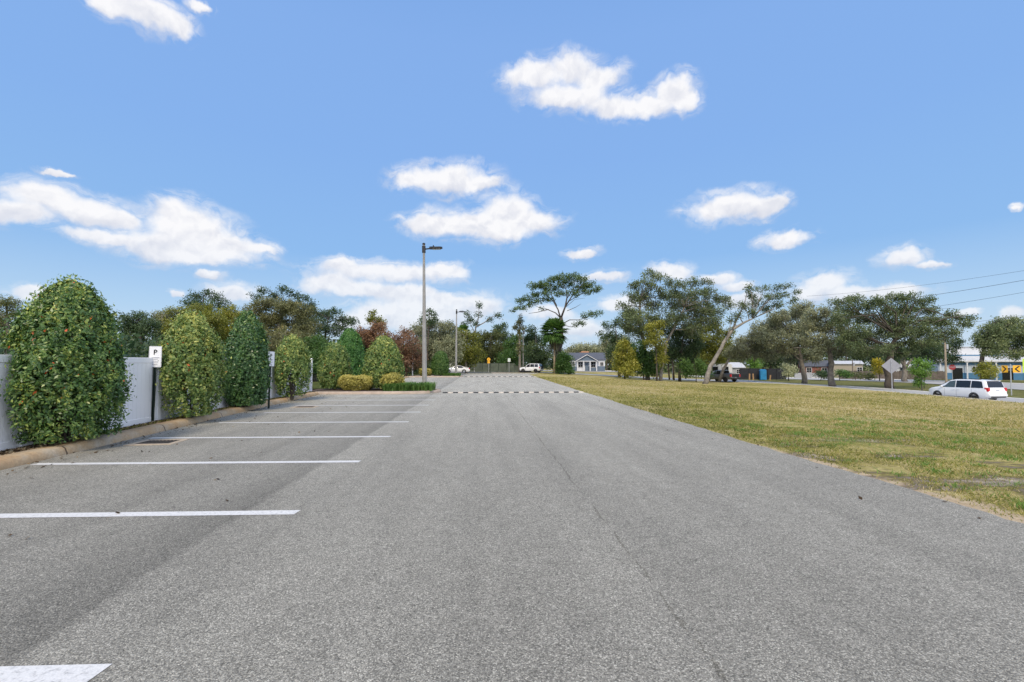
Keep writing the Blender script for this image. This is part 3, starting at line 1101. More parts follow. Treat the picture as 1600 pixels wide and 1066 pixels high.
def box_hedge(name, label, c, size, mat, n, leaf, seed, lumps=.06):
    global rng
    rng = np.random.default_rng(300 + seed)
    root = thing(name, c, label, 'hedge')
    u = rng.random((n, 3)) * 2 - 1
    face = rng.integers(0, 5, n)
    sh = 1 - np.abs(rng.normal(size=n)) * .12
    u[face == 0, 0] = sh[face == 0]
    u[face == 1, 0] = -sh[face == 1]
    u[face == 2, 1] = sh[face == 2]
    u[face == 3, 1] = -sh[face == 3]
    u[face == 4, 2] = sh[face == 4]
    nr = u.copy()
    L2 = np.maximum(1, (np.abs(u[:, 0]) ** 5 + np.abs(u[:, 1]) ** 5 + np.maximum(u[:, 2], 0) ** 5) ** .2)
    u = u / L2[:, None]
    C = u * np.array(size) / 2
    C[:, 2] += size[2] / 2 * 1.08
    C += (lumps * np.sin(C[:, :1] * 7 + C[:, 2:3] * 6) + lumps * np.sin(C[:, 1:2] * 9 + C[:, :1] * 4)) * nr * .6
    C[:, :2] *= (.72 + .28 * sm(C[:, 2:3] / (size[2] * .55)))
    tone = .15 + .6 * rng.random(n) + .25 * np.clip(u[:, 2], 0, 1)
    quads_obj('foliage', leaf_quads(C, leaf * (.6 + .8 * rng.random(n)), nr, .7), mat, root, tone)
    m = MB()
    for k in range(7):
        x = (k / 6 - .5) * size[0] * .6
        m.tube([(x * .7, 0, -.05), (x, .05 * (-1) ** k, size[2] * .4), (x * 1.2, .1 * (-1) ** k, size[2] * .8)], [.03, .02, .008], 5)
    obj('stem', m, BARK_DARK, root, rel=False)
    return root


p = at(557, 609, 27.3)
box_hedge('hedge', 'clipped yellow-green hedge at the left end of the nearer island', (p[0], p[1], .13), (2.0, 1.2, .84), L['yellowhedge'], 9000, .10, 1)
p = at(613, 611, 27.2)
bush('variegated_shrub', 'loose pale variegated shrub at the foot of the island holly', (p[0], p[1], .13), .66, 1.02, L['yellowhedge'], 4200, leaf=.13, tmax=.5, pw=2, basew=.6, seed=11, tone_bias=-.02, sparse=.5)
p = at(665, 588, 60.2)
box_hedge('hedge', 'small clipped yellow hedge in the far island beside the bright green shrub', (p[0], p[1], .13), (1.7, 1.2, .9), L['yellowhedge'], 3500, .15, 2)


def grass_clump(label, x0, x1, y0, y1, n, h, seed, group=None):
    """a border of strap-leaved grass: arching blades of two joined quads"""
    g = np.random.default_rng(seed)
    root = thing('border_grass', ((x0 + x1) / 2, (y0 + y1) / 2, .13), label, 'plant', group)
    tuft = np.stack([g.uniform(x0, x1, n // 30), g.uniform(y0, y1, n // 30)], 1)
    ti = g.integers(0, len(tuft), n)
    b = np.c_[tuft[ti] + g.normal(size=(n, 2)) * .05, np.full(n, .13)]
    a = g.random(n) * 6.283
    dr = np.c_[np.cos(a), np.sin(a), np.zeros(n)]
    sd = np.c_[-np.sin(a), np.cos(a), np.zeros(n)] * .011
    hh = h * (.45 + .45 * g.random((n, 1)) + .35 * g.random(len(tuft))[ti][:, None])
    rch = hh * (.25 + .6 * g.random((n, 1)))
    p1 = b + dr * rch * .35 + np.array([0, 0, 1]) * hh * .8
    p2 = b + dr * rch + np.array([0, 0, 1]) * hh * (.65 + .35 * g.random((n, 1)))
    V = np.concatenate([np.stack([b - sd, b + sd, p1 + sd, p1 - sd], 1), np.stack([p1 - sd, p1 + sd, p2 + sd * .2, p2 - sd * .2], 1)])
    tn = .2 + .75 * g.random(n)
    quads_obj('leaves', V, L['liriope'], root, np.r_[tn, tn + .1], off=root.location)
    return root


grass_clump('row of strappy green border grass around the foot of the nearer lamp post', -5.6, -2.9, 26.75, 28.6, 6500, .48, 5)
grass_clump('low dark border grass at the tip of the far island', -5.0, -2.8, 59.9, 61.5, 2500, .42, 6)

# soil litter, pebbles and fallen leaves in the planting bed (uncountable)
g = np.random.default_rng(12)
n = 9000
by = g.uniform(5, 26, n)
kx = np.interp(by, kd[:, 1], kd[:, 0]) - .36
fx = fence_x(by) + .07
bx = fx + (kx - fx) * g.random(n)
rng = g
C = np.c_[bx, by, np.full(n, .125) + .03 * g.random(n)]
tag(quads_obj('mulch_litter', leaf_quads(C, .045 + .06 * g.random(n), np.array([0, 0, 1.]), .5, .6), L['mulch'], None, g.random(n)), 'brown mulch, pebbles and fallen leaves between kerb and fence', 'mulch', kind='stuff')
n = 2600
by = g.uniform(10, 26, n)
kx = np.interp(by, kd[:, 1], kd[:, 0]) - .40
bx = kx - .2 * g.random(n) ** 2
h = .05 + .06 * g.random((n, 1))
bs = np.c_[bx, by, np.full(n, .12)]
a = g.random(n) * 6.28
sd = np.c_[np.cos(a), np.sin(a), np.zeros(n)] * .008
tip = bs + np.c_[g.normal(size=(n, 2)) * .03, h]
tag(quads_obj('verge_grass', np.stack([bs - sd, bs + sd, tip], 1), L['grass'], None, g.random(n) * .8, nv=3), 'thin dry grass along the back of the kerb', 'grass', kind='stuff')


g = np.random.default_rng(31)
n = 520
by = g.uniform(3, 27, n)
off_ = np.where(g.random(n) < .75, g.random(n) ** 2 * .5, g.random(n) * 4.5)
bx = np.interp(by, kd[:, 1], kd[:, 0]) + .03 + off_
m1 = n // 14
by[:m1] = g.uniform(3.5, 24, m1)
bx[:m1] = edge_x(by[:m1]) - g.random(m1) ** 2 * 1.2
rng = g
tag(quads_obj('fallen_leaves', leaf_quads(np.c_[bx, by, np.full(n, .010) + .008 * g.random(n)], .03 + .05 * g.random(n), np.array([0, 0, 1.]), .35, .6), L['mulch'], None, g.random(n) * .8), 'scattered fallen leaves along the gutter and drive edge', 'leaves', kind='stuff')


# ------------------------------------------------------------------ lamp posts
def lamp(px, py, toppx, d, label, lean):
    b = at(px, py, d)
    s = FPX / d
    H = (HOR - toppx) / s + 1.7
    t = thing('lamp_post', (b[0], b[1], .13), label, 'lamp post', 'tall parking lot lamp posts')
    m = MB()
    H2 = H - .13
    m.tube([(0, 0, -.1), (0, 0, H2 * .5), (0, 0, H2)], [.165, .115, .068], 8)
    obj('pole', m, CONCRETE, t, rel=False)
    m = MB()
    m.tube([(0, 0, H2 - .02), (0, 0, H2 + .05), (0, 0, H2 + .09)], [.1, .1, .04], 8)
    m.box((0, 0, H2 - .32), (.21, .21, .42), bev=.01)
    obj('pole_cap', m, DARK_METAL, t, rel=False)
    m = MB()
    m.tube([(.08, 0, H2 - .30), (.30, -.03, H2 - .28), (.46, -.05, H2 - .27)], .045, 8)
    obj('arm', m, DARK_METAL, t, rel=False)
    m = MB()
    # flat tapering luminaire head
    out = [(.36, -.12), (.62, -.19), (1.05, -.16), (1.16, -.06), (1.16, .06), (1.05, .16), (.62, .19), (.36, .12)]
    m.prism(out, .10, origin=(0, -.05, H2 - .22), ux=(1, -.1, .02), uy=(.1, 1, 0), nrm=(0, 0, 1))
    m.box((.55, -.08, H2 - .20), (.36, .26, .05), -.1, bev=.015)
    hd = obj('lamp_head', m, DARK_METAL, t, rel=False)
    m = MB()
    m.tube([(.60, -.09, H2 - .18), (.60, -.09, H2 - .08)], .04, 8)
    obj('photocell', m, DARK_METAL, hd, rel=False)
    m = MB()
    m.box((.80, -.1, H2 - .325), (.5, .24, .012), -.1)
    obj('lens', m, CLEAR_LENS, hd, rel=False)
    t.rotation_euler = (0, lean, R_(2))
    return t


lamp(663.5, 609, 380, 28.3, 'nearer tall concrete lamp post rising from the border grass of the kerbed island', R_(-.7))
lamp(712.5, 584, 484, 61.2, 'farther, smaller looking lamp post standing in front of the white sedan', R_(.3))

# painted marker post on the far grass
q = at(644.5, 587, 66)
t = thing('marker_post', (q[0], q[1], .03), 'slim white marker post with dark bands on the grass verge', 'post')
m = MB()
m.tube([(0, 0, -.1), (0, 0, 3.2)], .085, 10)
obj('post', m, TRIM_WHITE, t, rel=False)
m = MB()
m.tube([(0, 0, .75), (0, 0, .93)], .092, 10)
m.tube([(0, 0, 1.62), (0, 0, 1.68)], .092, 10)
obj('band', m, BLACK, t, rel=False)
m = MB()
m.tube([(0, 0, 2.1), (0, 0, 2.28)], .092, 10)
obj('red_band', m, SIGN_RED, t, rel=False)

# ================================================================== TREES
LEFT = 'trees behind the white fence'
MIDT = 'trees beyond the end of the drive'
OAKS = 'oaks on the verge beyond the side street'

# --- behind the fence, left to right
tree('shade_tree', 'sparse olive tree at the left frame edge, beyond the largest holly', (10, 590), [(10, 540, .12), (12, 500, .08), (14, 478, .04)],
     [(6, 474, 22, 11), (25, 492, 14, 10), (8, 505, 26, 16), (0, 530, 30, 22), (-30, 500, 30, 30)], L['olive'], d=30, dens=.62, seed=1, group=LEFT, tone_bias=.12)
tree('dark_tree', 'dark upright tree behind the white fence left of the first parking sign', (222, 590), [(222, 550, .14), (224, 520, .10), (226, 495, .05)],
     [(214, 500, 20, 14), (233, 515, 18, 18), (208, 528, 18, 20), (226, 545, 24, 18), (200, 512, 14, 12)], L['dark'], BARK_DARK, d=38, dens=.8, seed=2, group=LEFT)
tree('dark_tree', 'grey-green thin-topped tree just right of the first parking sign', (256, 590), [(256, 550, .12), (254, 515, .08), (256, 492, .04)],
     [(252, 497, 16, 12), (262, 520, 20, 22), (250, 548, 22, 20)], L['grey'], BARK, d=42, dens=.7, seed=3, group=LEFT, tone_bias=-.08)
tree('broadleaf_tree', 'broad yellow-olive tree behind the rusty-topped holly', (300, 590), [(300, 545, .18), (302, 515, .12), (304, 488, .06)],
     [(280, 494, 28, 13), (312, 488, 26, 13), (333, 502, 24, 16), (296, 518, 38, 22), (272, 512, 24, 16), (320, 535, 36, 25), (282, 545, 30, 25)], L['yellowgreen'], d=43, dens=.85, seed=4, group=LEFT, tone_bias=-.12)
tree('broadleaf_tree', 'bare-topped brownish tree rising highest left of the dark narrow holly', (322, 590), [(322, 545, .16), (324, 500, .12), (318, 470, .06)],
     [(303, 463, 16, 7), (322, 459, 12, 5), (340, 466, 14, 8), (296, 474, 20, 8), (322, 478, 30, 10), (350, 478, 14, 9), (318, 500, 34, 18)], L['dark'], BARK_DARK, d=50, dens=.42, seed=5, group=LEFT, twigs=.8)
tree('broadleaf_tree', 'bright yellow-green tree behind the tip of the dark narrow holly', (362, 590), [(362, 550, .14), (364, 510, .10), (364, 490, .05)],
     [(346, 497, 16, 13), (364, 490, 16, 12), (378, 505, 18, 16), (352, 520, 26, 20), (372, 530, 24, 22)], L['yellowgreen'], d=46, dens=.85, seed=6, group=LEFT, tone_bias=0)
tree('oak_tree', 'large brown-green oak spreading behind the small rounded holly', (435, 590), [(435, 550, .28), (437, 510, .2), (440, 480, .1)],
     [(398, 483, 18, 9), (418, 475, 22, 10), (446, 479, 26, 12), (470, 487, 22, 14), (412, 499, 30, 16), (446, 507, 38, 20), (478, 514, 24, 20), (410, 524, 30, 20), (450, 537, 44, 24), (425, 554, 35, 25), (475, 554, 28, 25)], L['brown'], BARK, d=47, dens=.8, seed=7, group=LEFT, tone_bias=.10)
tree('oak_tree', 'tall dark twiggy tree with thin clustered top above the brown-green oak', (440, 590), [(440, 540, .2), (441, 500, .15), (442, 472, .06)],
     [(414, 454, 10, 5), (428, 462, 10, 6), (440, 453, 9, 6), (458, 459, 11, 6), (474, 466, 10, 6), (398, 464, 10, 5), (486, 478, 12, 8), (430, 476, 20, 10), (460, 480, 20, 10)], L['dark'], BARK_DARK, d=54, dens=.48, seed=8, group=LEFT, twigs=.9)
tree('dark_tree', 'open dark-leaved tree left of the conical arborvitae', (505, 590), [(505, 550, .16), (508, 520, .12), (512, 498, .05)],
     [(490, 486, 16, 9), (506, 494, 18, 10), (524, 489, 13, 7), (534, 502, 18, 10), (549, 503, 11, 6), (500, 510, 24, 14), (524, 516, 22, 12), (480, 500, 14, 12)], L['dark'], BARK_DARK, d=52, dens=.5, seed=9, group=LEFT, twigs=.8)
tree('evergreen_tree', 'low rich green tree behind the pale holly at the fence end', (492, 592), [(492, 560, .14), (493, 545, .08)],
     [(472, 548, 20, 18), (490, 538, 18, 16), (508, 552, 20, 20), (485, 566, 28, 20), (465, 568, 18, 16)], L['green'], BARK_DARK, d=42, dens=.9, seed=10, group=LEFT, tone_bias=-.06)
tree('autumn_tree', 'rusty orange autumn tree with a green-gold top right of the arborvitae', (585, 590), [(585, 555, .16), (586, 525, .10), (588, 500, .04)],
     [(563, 521, 14, 10), (590, 512, 13, 10), (578, 526, 16, 13), (600, 530, 14, 14), (572, 545, 22, 20), (594, 552, 20, 20), (560, 535, 12, 12)], L['rust'], BARK_DARK, d=54, dens=.8, seed=11, group=LEFT)
tree('autumn_tree', 'slim green-gold tree sticking up out of the rusty autumn tree', (588, 588), [(588, 550, .12), (588, 515, .08), (584, 490, .03)],
     [(581, 500, 8, 7), (591, 503, 8, 7), (583, 490, 4, 5), (598, 506, 6, 6), (590, 512, 9, 6)], L['yellowgreen'], BARK_DARK, d=58, dens=.7, seed=12, group=LEFT, tone_bias=-.12)
tree('tangled_tree', 'tangle of reddish brown bare vines and twigs behind the marker post', (634, 588), [(634, 565, .12), (636, 545, .08), (636, 530, .04)],
     [(622, 530, 14, 11), (642, 538, 18, 14), (626, 552, 22, 16), (650, 556, 18, 18), (636, 568, 26, 14), (614, 545, 12, 14)], L['rust'], BARK_RED, d=62, dens=.42, seed=13, group=LEFT, twigs=1.6, tone_bias=-.18)
tree('autumn_tree', 'orange-brown leaved tree left of the nearer lamp post', (622, 588), [(622, 560, .12), (626, 530, .08), (630, 515, .04)],
     [(632, 519, 9, 7), (640, 526, 9, 8), (618, 534, 9, 9), (610, 540, 8, 8)], L['rust'], BARK_DARK, d=66, dens=.6, seed=14, group=LEFT, tone_bias=-.05)
tree('dark_shrub', 'dark evergreen shrub behind the marker post', (620, 587), [(620, 580, .06), (620, 574, .04)],
     [(612, 575, 14, 12), (628, 572, 12, 12), (606, 580, 12, 9)], L['dark'], BARK_DARK, d=68, dens=.9, seed=15, cat='shrub')
tree('dark_shrub', 'black-green shrub behind the far yellow hedge', (658, 586), [(658, 580, .06), (658, 574, .04)],
     [(646, 575, 10, 12), (660, 573, 14, 13), (674, 578, 12, 10)], L['dark'], BARK_DARK, d=70, dens=.9, seed=16, cat='shrub')
tree('oak_tree', 'grey-green spreading oak behind the nearer lamp post', (686, 584), [(686, 560, .3), (686, 535, .22), (688, 515, .1)],
     [(652, 516, 14, 9), (672, 508, 18, 10), (696, 512, 16, 10), (664, 526, 20, 14), (690, 528, 26, 16), (668, 545, 24, 18), (700, 548, 24, 22), (682, 560, 30, 16), (712, 532, 14, 14)], L['grey'], BARK, d=74, dens=.9, seed=17, group=MIDT, tone_bias=-.14)
tree('bare_tree', 'thin dark-tufted tree poking above the grey-green oak', (668, 582), [(668, 540, .14), (670, 505, .09), (671, 486, .03)],
     [(666, 492, 5, 4), (672, 487, 5, 4), (679, 492, 5, 3), (660, 500, 5, 3), (682, 500, 6, 3), (670, 503, 8, 4)], L['dark'], BARK_DARK, d=72, dens=.6, seed=18, group=MIDT, twigs=.9)
tree('broadleaf_tree', 'olive tree with yellowish foot behind the farther lamp post', (728, 583), [(728, 560, .2), (729, 535, .14), (730, 515, .06)],
     [(720, 524, 14, 10), (738, 530, 14, 12), (716, 545, 16, 16), (738, 552, 20, 18), (724, 566, 20, 12)], L['yellowgreen'], BARK, d=84, dens=.85, seed=19, group=MIDT, tone_bias=-.2)
tree('bare_tree', 'dead forked snag with a few leaf tufts right of the farther lamp post', (735, 583), [(737, 548, .17), (741, 522, .15), (745, 508, .12)],
     [(749, 477, 3, 3), (747, 492, 4, 2.5), (778, 493, 5, 2.5), (766, 499, 4, 2), (733, 500, 4, 4), (731, 491, 3, 3), (725, 507, 5, 3), (743, 506, 5, 2.5)], L['dark'], BARK_PALE, d=96, dens=.9, seed=20, group=MIDT, limbs=False,
     extra=[([(746, 507), (748, 492), (749, 475)], .12, .03), ([(746, 510), (757, 504), (765, 497), (778, 492)], .13, .04), ([(742, 520), (736, 508), (732, 490)], .10, .03), ([(740, 525), (728, 512), (722, 505)], .08, .03), ([(747, 497), (742, 505)], .05, .03)])
tree('broadleaf_tree', 'rounded mid green tree at the end of the drive above the dark mesh fence', (765, 582), [(765, 560, .2), (766, 540, .14), (768, 525, .06)],
     [(752, 528, 16, 10), (772, 526, 16, 10), (756, 545, 20, 16), (778, 548, 18, 16), (764, 562, 24, 12)], L['olive'], BARK, d=104, dens=.9, seed=21, group=MIDT)
tree('broadleaf_tree', 'taller dark spiky-topped tree behind the yellow sign', (782, 582), [(782, 555, .2), (783, 530, .14), (782, 510, .05)],
     [(778, 514, 8, 5), (786, 512, 8, 6), (780, 524, 14, 8), (794, 530, 14, 10), (786, 545, 16, 16)], L['dark'], BARK_DARK, d=108, dens=.75, seed=22, group=MIDT, tone_bias=.05)
tree('broadleaf_tree', 'bright olive-green tree between the yellow sign and the utility pole', (803, 582), [(803, 560, .18), (804, 545, .12), (805, 530, .05)],
     [(798, 540, 12, 12), (808, 534, 9, 10), (802, 556, 16, 14), (790, 562, 14, 14)], L['green'], BARK, d=100, dens=.9, seed=23, group=MIDT, tone_bias=.0)
tree('broadleaf_tree', 'bushy dark green tree between the utility pole and the palm', (838, 584), [(838, 562, .2), (838, 540, .14), (836, 520, .06)],
     [(830, 516, 8, 6), (824, 530, 9, 10), (838, 532, 16, 12), (832, 550, 16, 16), (850, 552, 12, 18), (840, 566, 20, 14)], L['dark'], BARK, d=96, dens=.9, seed=24, group=MIDT, tone_bias=.1)

# --- the tall pine
tree('pine_tree', 'tall umbrella-crowned pine standing alone against the sky above the palm', (868, 584), [(872, 560, .50), (874, 545, .46), (878, 516, .42), (876, 496, .38)],
     [(894, 433, 14.3, 6.5), (876, 434, 14.3, 6.5), (861, 439, 13.0, 6.5), (846, 446, 11.7, 6.5), (831, 447, 9.1, 5.2), (910, 437, 11.7, 6.5), (918, 445, 11.7, 6.5), (905, 449, 13.0, 5.2), (886, 443, 15.6, 6.5), (868, 449, 14.3, 6.5), (929, 453, 9.1, 3.9), (936, 451, 5.2, 3.2), (852, 458, 11.7, 5.2), (836, 460, 10.4, 5.2), (824, 466, 9.1, 5.2), (815, 471, 7.8, 5.2), (804, 484, 6.5, 3.2), (816, 481, 7.8, 3.9), (838, 471, 10.4, 3.9), (856, 467, 10.4, 3.9), (878, 458, 11.7, 5.2), (898, 458, 11.7, 5.2), (915, 457, 10.4, 4.5), (848, 450, 10.4, 5.2), (916, 494, 7.8, 3.9), (927, 491, 9.1, 3.9), (937, 489, 5.2, 2.6), (908, 505, 7.8, 2.9), (900, 508, 5.2, 2.0), (846, 483, 3.9, 2.0), (828, 476, 7.8, 3.9)],
     L['pine'], BARK_DARK, d=90, dens=.62, leafpx=2.0, clpx=4.2, seed=30, twigs=.25, limbs=False, cat='pine tree',
     extra=[([(876, 497), (868, 489), (856, 484), (840, 488), (826, 490, .5)], 0.144, 0.036), ([(876, 498), (872, 484), (864, 470), (852, 460), (838, 455)], 0.173, 0.036),
            ([(877, 496), (883, 480), (886, 465), (884, 450), (878, 440)], 0.202, 0.043), ([(884, 478), (893, 464), (904, 452), (912, 441)], 0.144, 0.036), ([(886, 466), (896, 452), (898, 438)], 0.101, 0.029),
            ([(870, 478), (862, 462), (860, 446)], 0.108, 0.029), ([(857, 468), (840, 466), (822, 470), (808, 482)], 0.086, 0.022), ([(864, 471), (848, 470), (832, 474)], 0.072, 0.022),
            ([(884, 480), (898, 468), (914, 466)], 0.058, 0.022), ([(886, 486), (900, 480), (908, 475)], 0.072, 0.022), ([(890, 470), (908, 460), (930, 453)], 0.086, 0.022),
            ([(879, 506), (890, 500), (904, 500), (916, 496), (934, 490)], 0.115, 0.029), ([(880, 508), (892, 511), (904, 508), (910, 504)], 0.079, 0.022), ([(904, 500), (910, 503), (918, 495)], 0.050, 0.022),
            ([(884, 452), (874, 444), (866, 438)], 0.072, 0.022), ([(892, 454), (905, 445), (918, 444)], 0.072, 0.022), ([(858, 484), (846, 482), (836, 478)], 0.072, 0.022)])


def palm(name, label, px, py, d, crown_py, n, rpx, seed, skirt=True):
    g = np.random.default_rng(seed)
    b = at(px, HOR + 1.7 * FPX / d, d)
    b[2] = T(b[0], b[1])
    top = at(px - 1, crown_py, d)
    s = FPX / d
    r = rpx / s
    root = thing(name, b, label, 'palm tree')
    m = MB()
    h = top[2] - b[2]
    m.tube([b + [0, 0, -.1], b + [.05, 0, h * .4], b + [.1, .05, h * .75], top], [.24, .19, .19, .22], 8)
    obj('trunk', m, BARK_PALM, root, smooth=True)
    V, tn, DV, dt = [], [], [], []
    for k in range(n):
        el = g.uniform(-1.0, 1.35)
        az = g.random() * 6.283
        dr = np.array([math.cos(az) * math.cos(el), math.sin(az) * math.cos(el), math.sin(el)])
        hub = top + dr * r * g.uniform(.45, .62)
        side = np.cross(dr, [0, 0, 1])
        side /= np.linalg.norm(side) + 1e-6
        nrm = np.cross(side, dr)
        for j in range(15):
            a = (j / 14 - .5) * 3.6
            v = dr * math.cos(a) + side * math.sin(a)
            ln = r * .55 * (.75 + .25 * math.cos(a)) * g.uniform(.85, 1.1)
            w = np.cross(v, nrm) * r * .05
            tip = hub + v * ln - np.array([0, 0, ln * .25])
            V.append([hub - w * .4, hub + v * ln * .5 - w, tip, hub + v * ln * .5 + w])
            tn.append(g.uniform(.15, .75) + .2 * max(0, dr[2]))
        st = MB()
    quads_obj('fronds', np.array(V), L['green'], root, np.array(tn) * .8 + .12, off=b)
    if skirt:
        for k in range(70):
            az = g.random() * 6.283
            o = top + np.array([math.cos(az), math.sin(az), 0]) * r * .25 * g.random() + [0, 0, -r * .2]
            dn = np.array([math.cos(az) * .35 * r * g.random(), math.sin(az) * .35 * r * g.random(), -r * g.uniform(.5, 1.3)])
            sd = np.array([-math.sin(az), math.cos(az), 0]) * r * .06
            DV.append([o - sd * .3, o + dn * .5 - sd, o + dn, o + dn * .5 + sd])
            dt.append(g.random())
        quads_obj('dead_fronds', np.array(DV), L['moss'], root, np.array(dt), off=b)
    return root


palm('palm_tree', 'bushy cabbage palm with pale trunk at the foot of the tall pine', 866, 583, 86, 518, 110, 24, 41)
palm('palm_tree', 'small dark palm behind the farther lamp post', 724, 583, 95, 520, 60, 15, 42, skirt=False)
tree('vine_clad_trunk', 'dead straight trunk wrapped in vines left of the utility pole', (812, 584), [(812, 550, .22), (812, 520, .16), (813, 490, .05)],
     [(812, 545, 3, 14, 0), (812, 520, 3, 12, 0), (806, 511, 5, 4, 0), (813, 500, 2.5, 8, 0), (818, 513, 3, 3, 0), (809, 504, 3, 3, 0)], L['brown'], BARK, d=93, dens=1.0, seed=31, twigs=.4, cat='dead tree', clpx=4)
tree('dark_shrub', 'rounded dark green bush at the foot of the pine beside the blue-grey house', (888, 586), [(888, 578, .1), (888, 568, .06)],
     [(880, 562, 9, 12), (886, 568, 9, 14), (878, 574, 11, 12), (890, 578, 7, 9)], L['green'], BARK_DARK, d=86, dens=1.0, seed=32, cat='shrub', tone_bias=-.1)
tree('vine_mass', 'dark vine-hung mass around the foot of the pine', (872, 584), [(872, 570, .2), (873, 545, .15)],
     [(870, 548, 8, 18, .6), (868, 570, 10, 14, .6), (877, 560, 7, 18, .6), (872, 530, 7, 12, .6)], L['dark'], BARK_DARK, d=90, dens=.7, seed=33, cat='shrub')

# --- behind and beside the house
tree('far_tree', 'hazy grey-green tree beyond the left end of the blue-grey house roof', (905, 582), [(905, 565, .3), (906, 548, .15)],
     [(890, 552, 18, 9), (908, 546, 18, 9), (925, 550, 16, 9), (905, 560, 26, 10)], L['grey'], BARK, d=165, dens=1.0, seed=34, group=MIDT, tone_bias=-.05)
tree('far_tree', 'broad hazy grey-brown tree right behind the house chimney', (948, 582), [(948, 565, .3), (948, 540, .15)],
     [(934, 545, 16, 9), (952, 537, 18, 9), (970, 540, 16, 12), (945, 555, 26, 12), (968, 556, 20, 12)], L['grey'], BARK, d=170, dens=1.0, seed=35, group=MIDT, tone_bias=-.12)
tree('dark_tree', 'dark sparse-topped tree beside the right gable end of the house', (968, 588), [(966, 565, .22), (964, 535, .15), (962, 512, .06)],
     [(950, 509, 10, 6), (966, 504, 10, 6), (980, 512, 12, 9), (945, 525, 10, 8), (962, 530, 16, 12), (978, 538, 14, 16), (960, 550, 14, 14), (972, 565, 12, 14)], L['dark'], BARK_DARK, d=84, dens=.62, seed=36, group=MIDT, tone_bias=.05)

# --- the large clump right of the house
tree('oak_tree', 'tall mossy oak on the left of the big roadside clump', (1012, 592), [(1012, 570, .30), (1006, 540, .26), (998, 500, .2), (1000, 470, .12)],
     [(1016, 428, 14, 6), (1030, 434, 14, 5), (1008, 440, 15, 7), (992, 447, 12, 7), (1025, 448, 14, 7), (986, 462, 12, 7), (1000, 468, 16, 10), (972, 478, 8, 6), (1020, 478, 18, 12), (988, 488, 18, 12), (1010, 498, 22, 14), (980, 508, 14, 12), (1028, 505, 16, 12), (1000, 520, 24, 16), (1010, 458, 18, 12), (1036, 462, 12, 14), (996, 500, 20, 16), (980, 495, 12, 14)],
     L['oak'], BARK, d=73, dens=.46, seed=50, moss=.35, group='oaks of the roadside clump', tone_bias=.04)
tree('oak_tree', 'wide mossy oak with pale leaning limbs in the middle of the big roadside clump', (1032, 592), [(1036, 565, .22), (1042, 535, .2), (1058, 505, .17), (1070, 480, .1)],
     [(1046, 441, 12, 7), (1066, 447, 14, 7), (1086, 442, 15, 7), (1104, 440, 8, 6), (1052, 458, 16, 8), (1080, 458, 22, 9), (1104, 456, 16, 9), (1046, 476, 16, 10), (1072, 478, 26, 12), (1100, 476, 22, 12), (1122, 466, 12, 8), (1134, 468, 8, 6), (1118, 486, 16, 9), (1060, 498, 24, 12), (1090, 500, 24, 12), (1138, 478, 10, 6), (1064, 466, 24, 12), (1092, 488, 24, 12), (1048, 500, 14, 16), (1112, 498, 18, 12), (1080, 514, 24, 12)],
     L['oak'], BARK_PALE, d=71, dens=.44, seed=51, moss=.35, group='oaks of the roadside clump')
tree('dark_tree', 'shadowy multi-trunked tree at the base of the big roadside clump', (1062, 593), [(1062, 575, .2), (1064, 550, .18), (1068, 525, .1)],
     [(1050, 520, 18, 12), (1076, 518, 20, 12), (1060, 535, 20, 14), (1084, 538, 18, 14), (1048, 550, 18, 14), (1074, 556, 18, 12)], L['dark'], BARK_DARK, d=75, dens=.9, seed=52, group=None,
     extra=[([(1053, 594), (1052, 575), (1048, 550)], .16, .12), ([(1071, 592), (1078, 572), (1090, 550), (1094, 535)], .15, .1), ([(1046, 593), (1044, 572), (1046, 555)], .14, .1)])
tree('golden_shrub', 'rounded golden-yellow bush at the left of the roadside clump', (976, 591), [(976, 580, .1), (976, 565, .06)],
     [(974, 540, 10, 9), (968, 555, 10, 10), (982, 556, 12, 12), (972, 570, 16, 12), (986, 572, 12, 12), (980, 582, 14, 8)], L['yellowgreen'], BARK_DARK, d=70, dens=1.0, seed=53, cat='shrub', tone_bias=.16)
tree('golden_shrub', 'upright golden-green sapling squeezed between two mossy oaks', (1026, 592), [(1026, 565, .1), (1024, 540, .06)],
     [(1016, 512, 10, 7), (1030, 508, 8, 7), (1022, 522, 14, 9), (1018, 536, 11, 9), (1032, 540, 9, 12), (1034, 562, 8, 12)], L['yellowgreen'], BARK_DARK, d=69, dens=.95, seed=54, tone_bias=.06)
tree('dark_shrub', 'dense deep green thicket under the tall mossy oak', (1006, 591), [(1006, 580, .1), (1006, 560, .06)],
     [(1000, 545, 14, 14), (996, 562, 14, 14), (1014, 560, 14, 14), (1004, 578, 16, 10), (1024, 578, 14, 10)], L['green'], BARK_DARK, d=71.5, dens=.9, seed=55, cat='shrub', tone_bias=-.14)
tree('dark_shrub', 'yellow-flecked low bush at the base of the clump near the leaning trunk', (1088, 592), [(1088, 584, .06), (1088, 575, .04)],
     [(1078, 580, 12, 9), (1094, 574, 12, 12), (1104, 582, 10, 8), (1070, 570, 10, 10)], L['green'], BARK_DARK, d=72, dens=.85, seed=56, cat='shrub', tone_bias=.05)
tree('broadleaf_tree', 'olive and russet tree filling behind the leaning trunk', (1112, 591), [(1112, 565, .2), (1112, 540, .14), (1114, 520, .06)],
     [(1096, 514, 16, 9), (1116, 510, 16, 9), (1134, 522, 14, 10), (1102, 530, 22, 12), (1126, 540, 20, 14), (1106, 550, 20, 14), (1094, 560, 14, 12), (1124, 558, 16, 12)], L['yellowgreen'], BARK, d=92, dens=.85, seed=57, tone_bias=-.2)
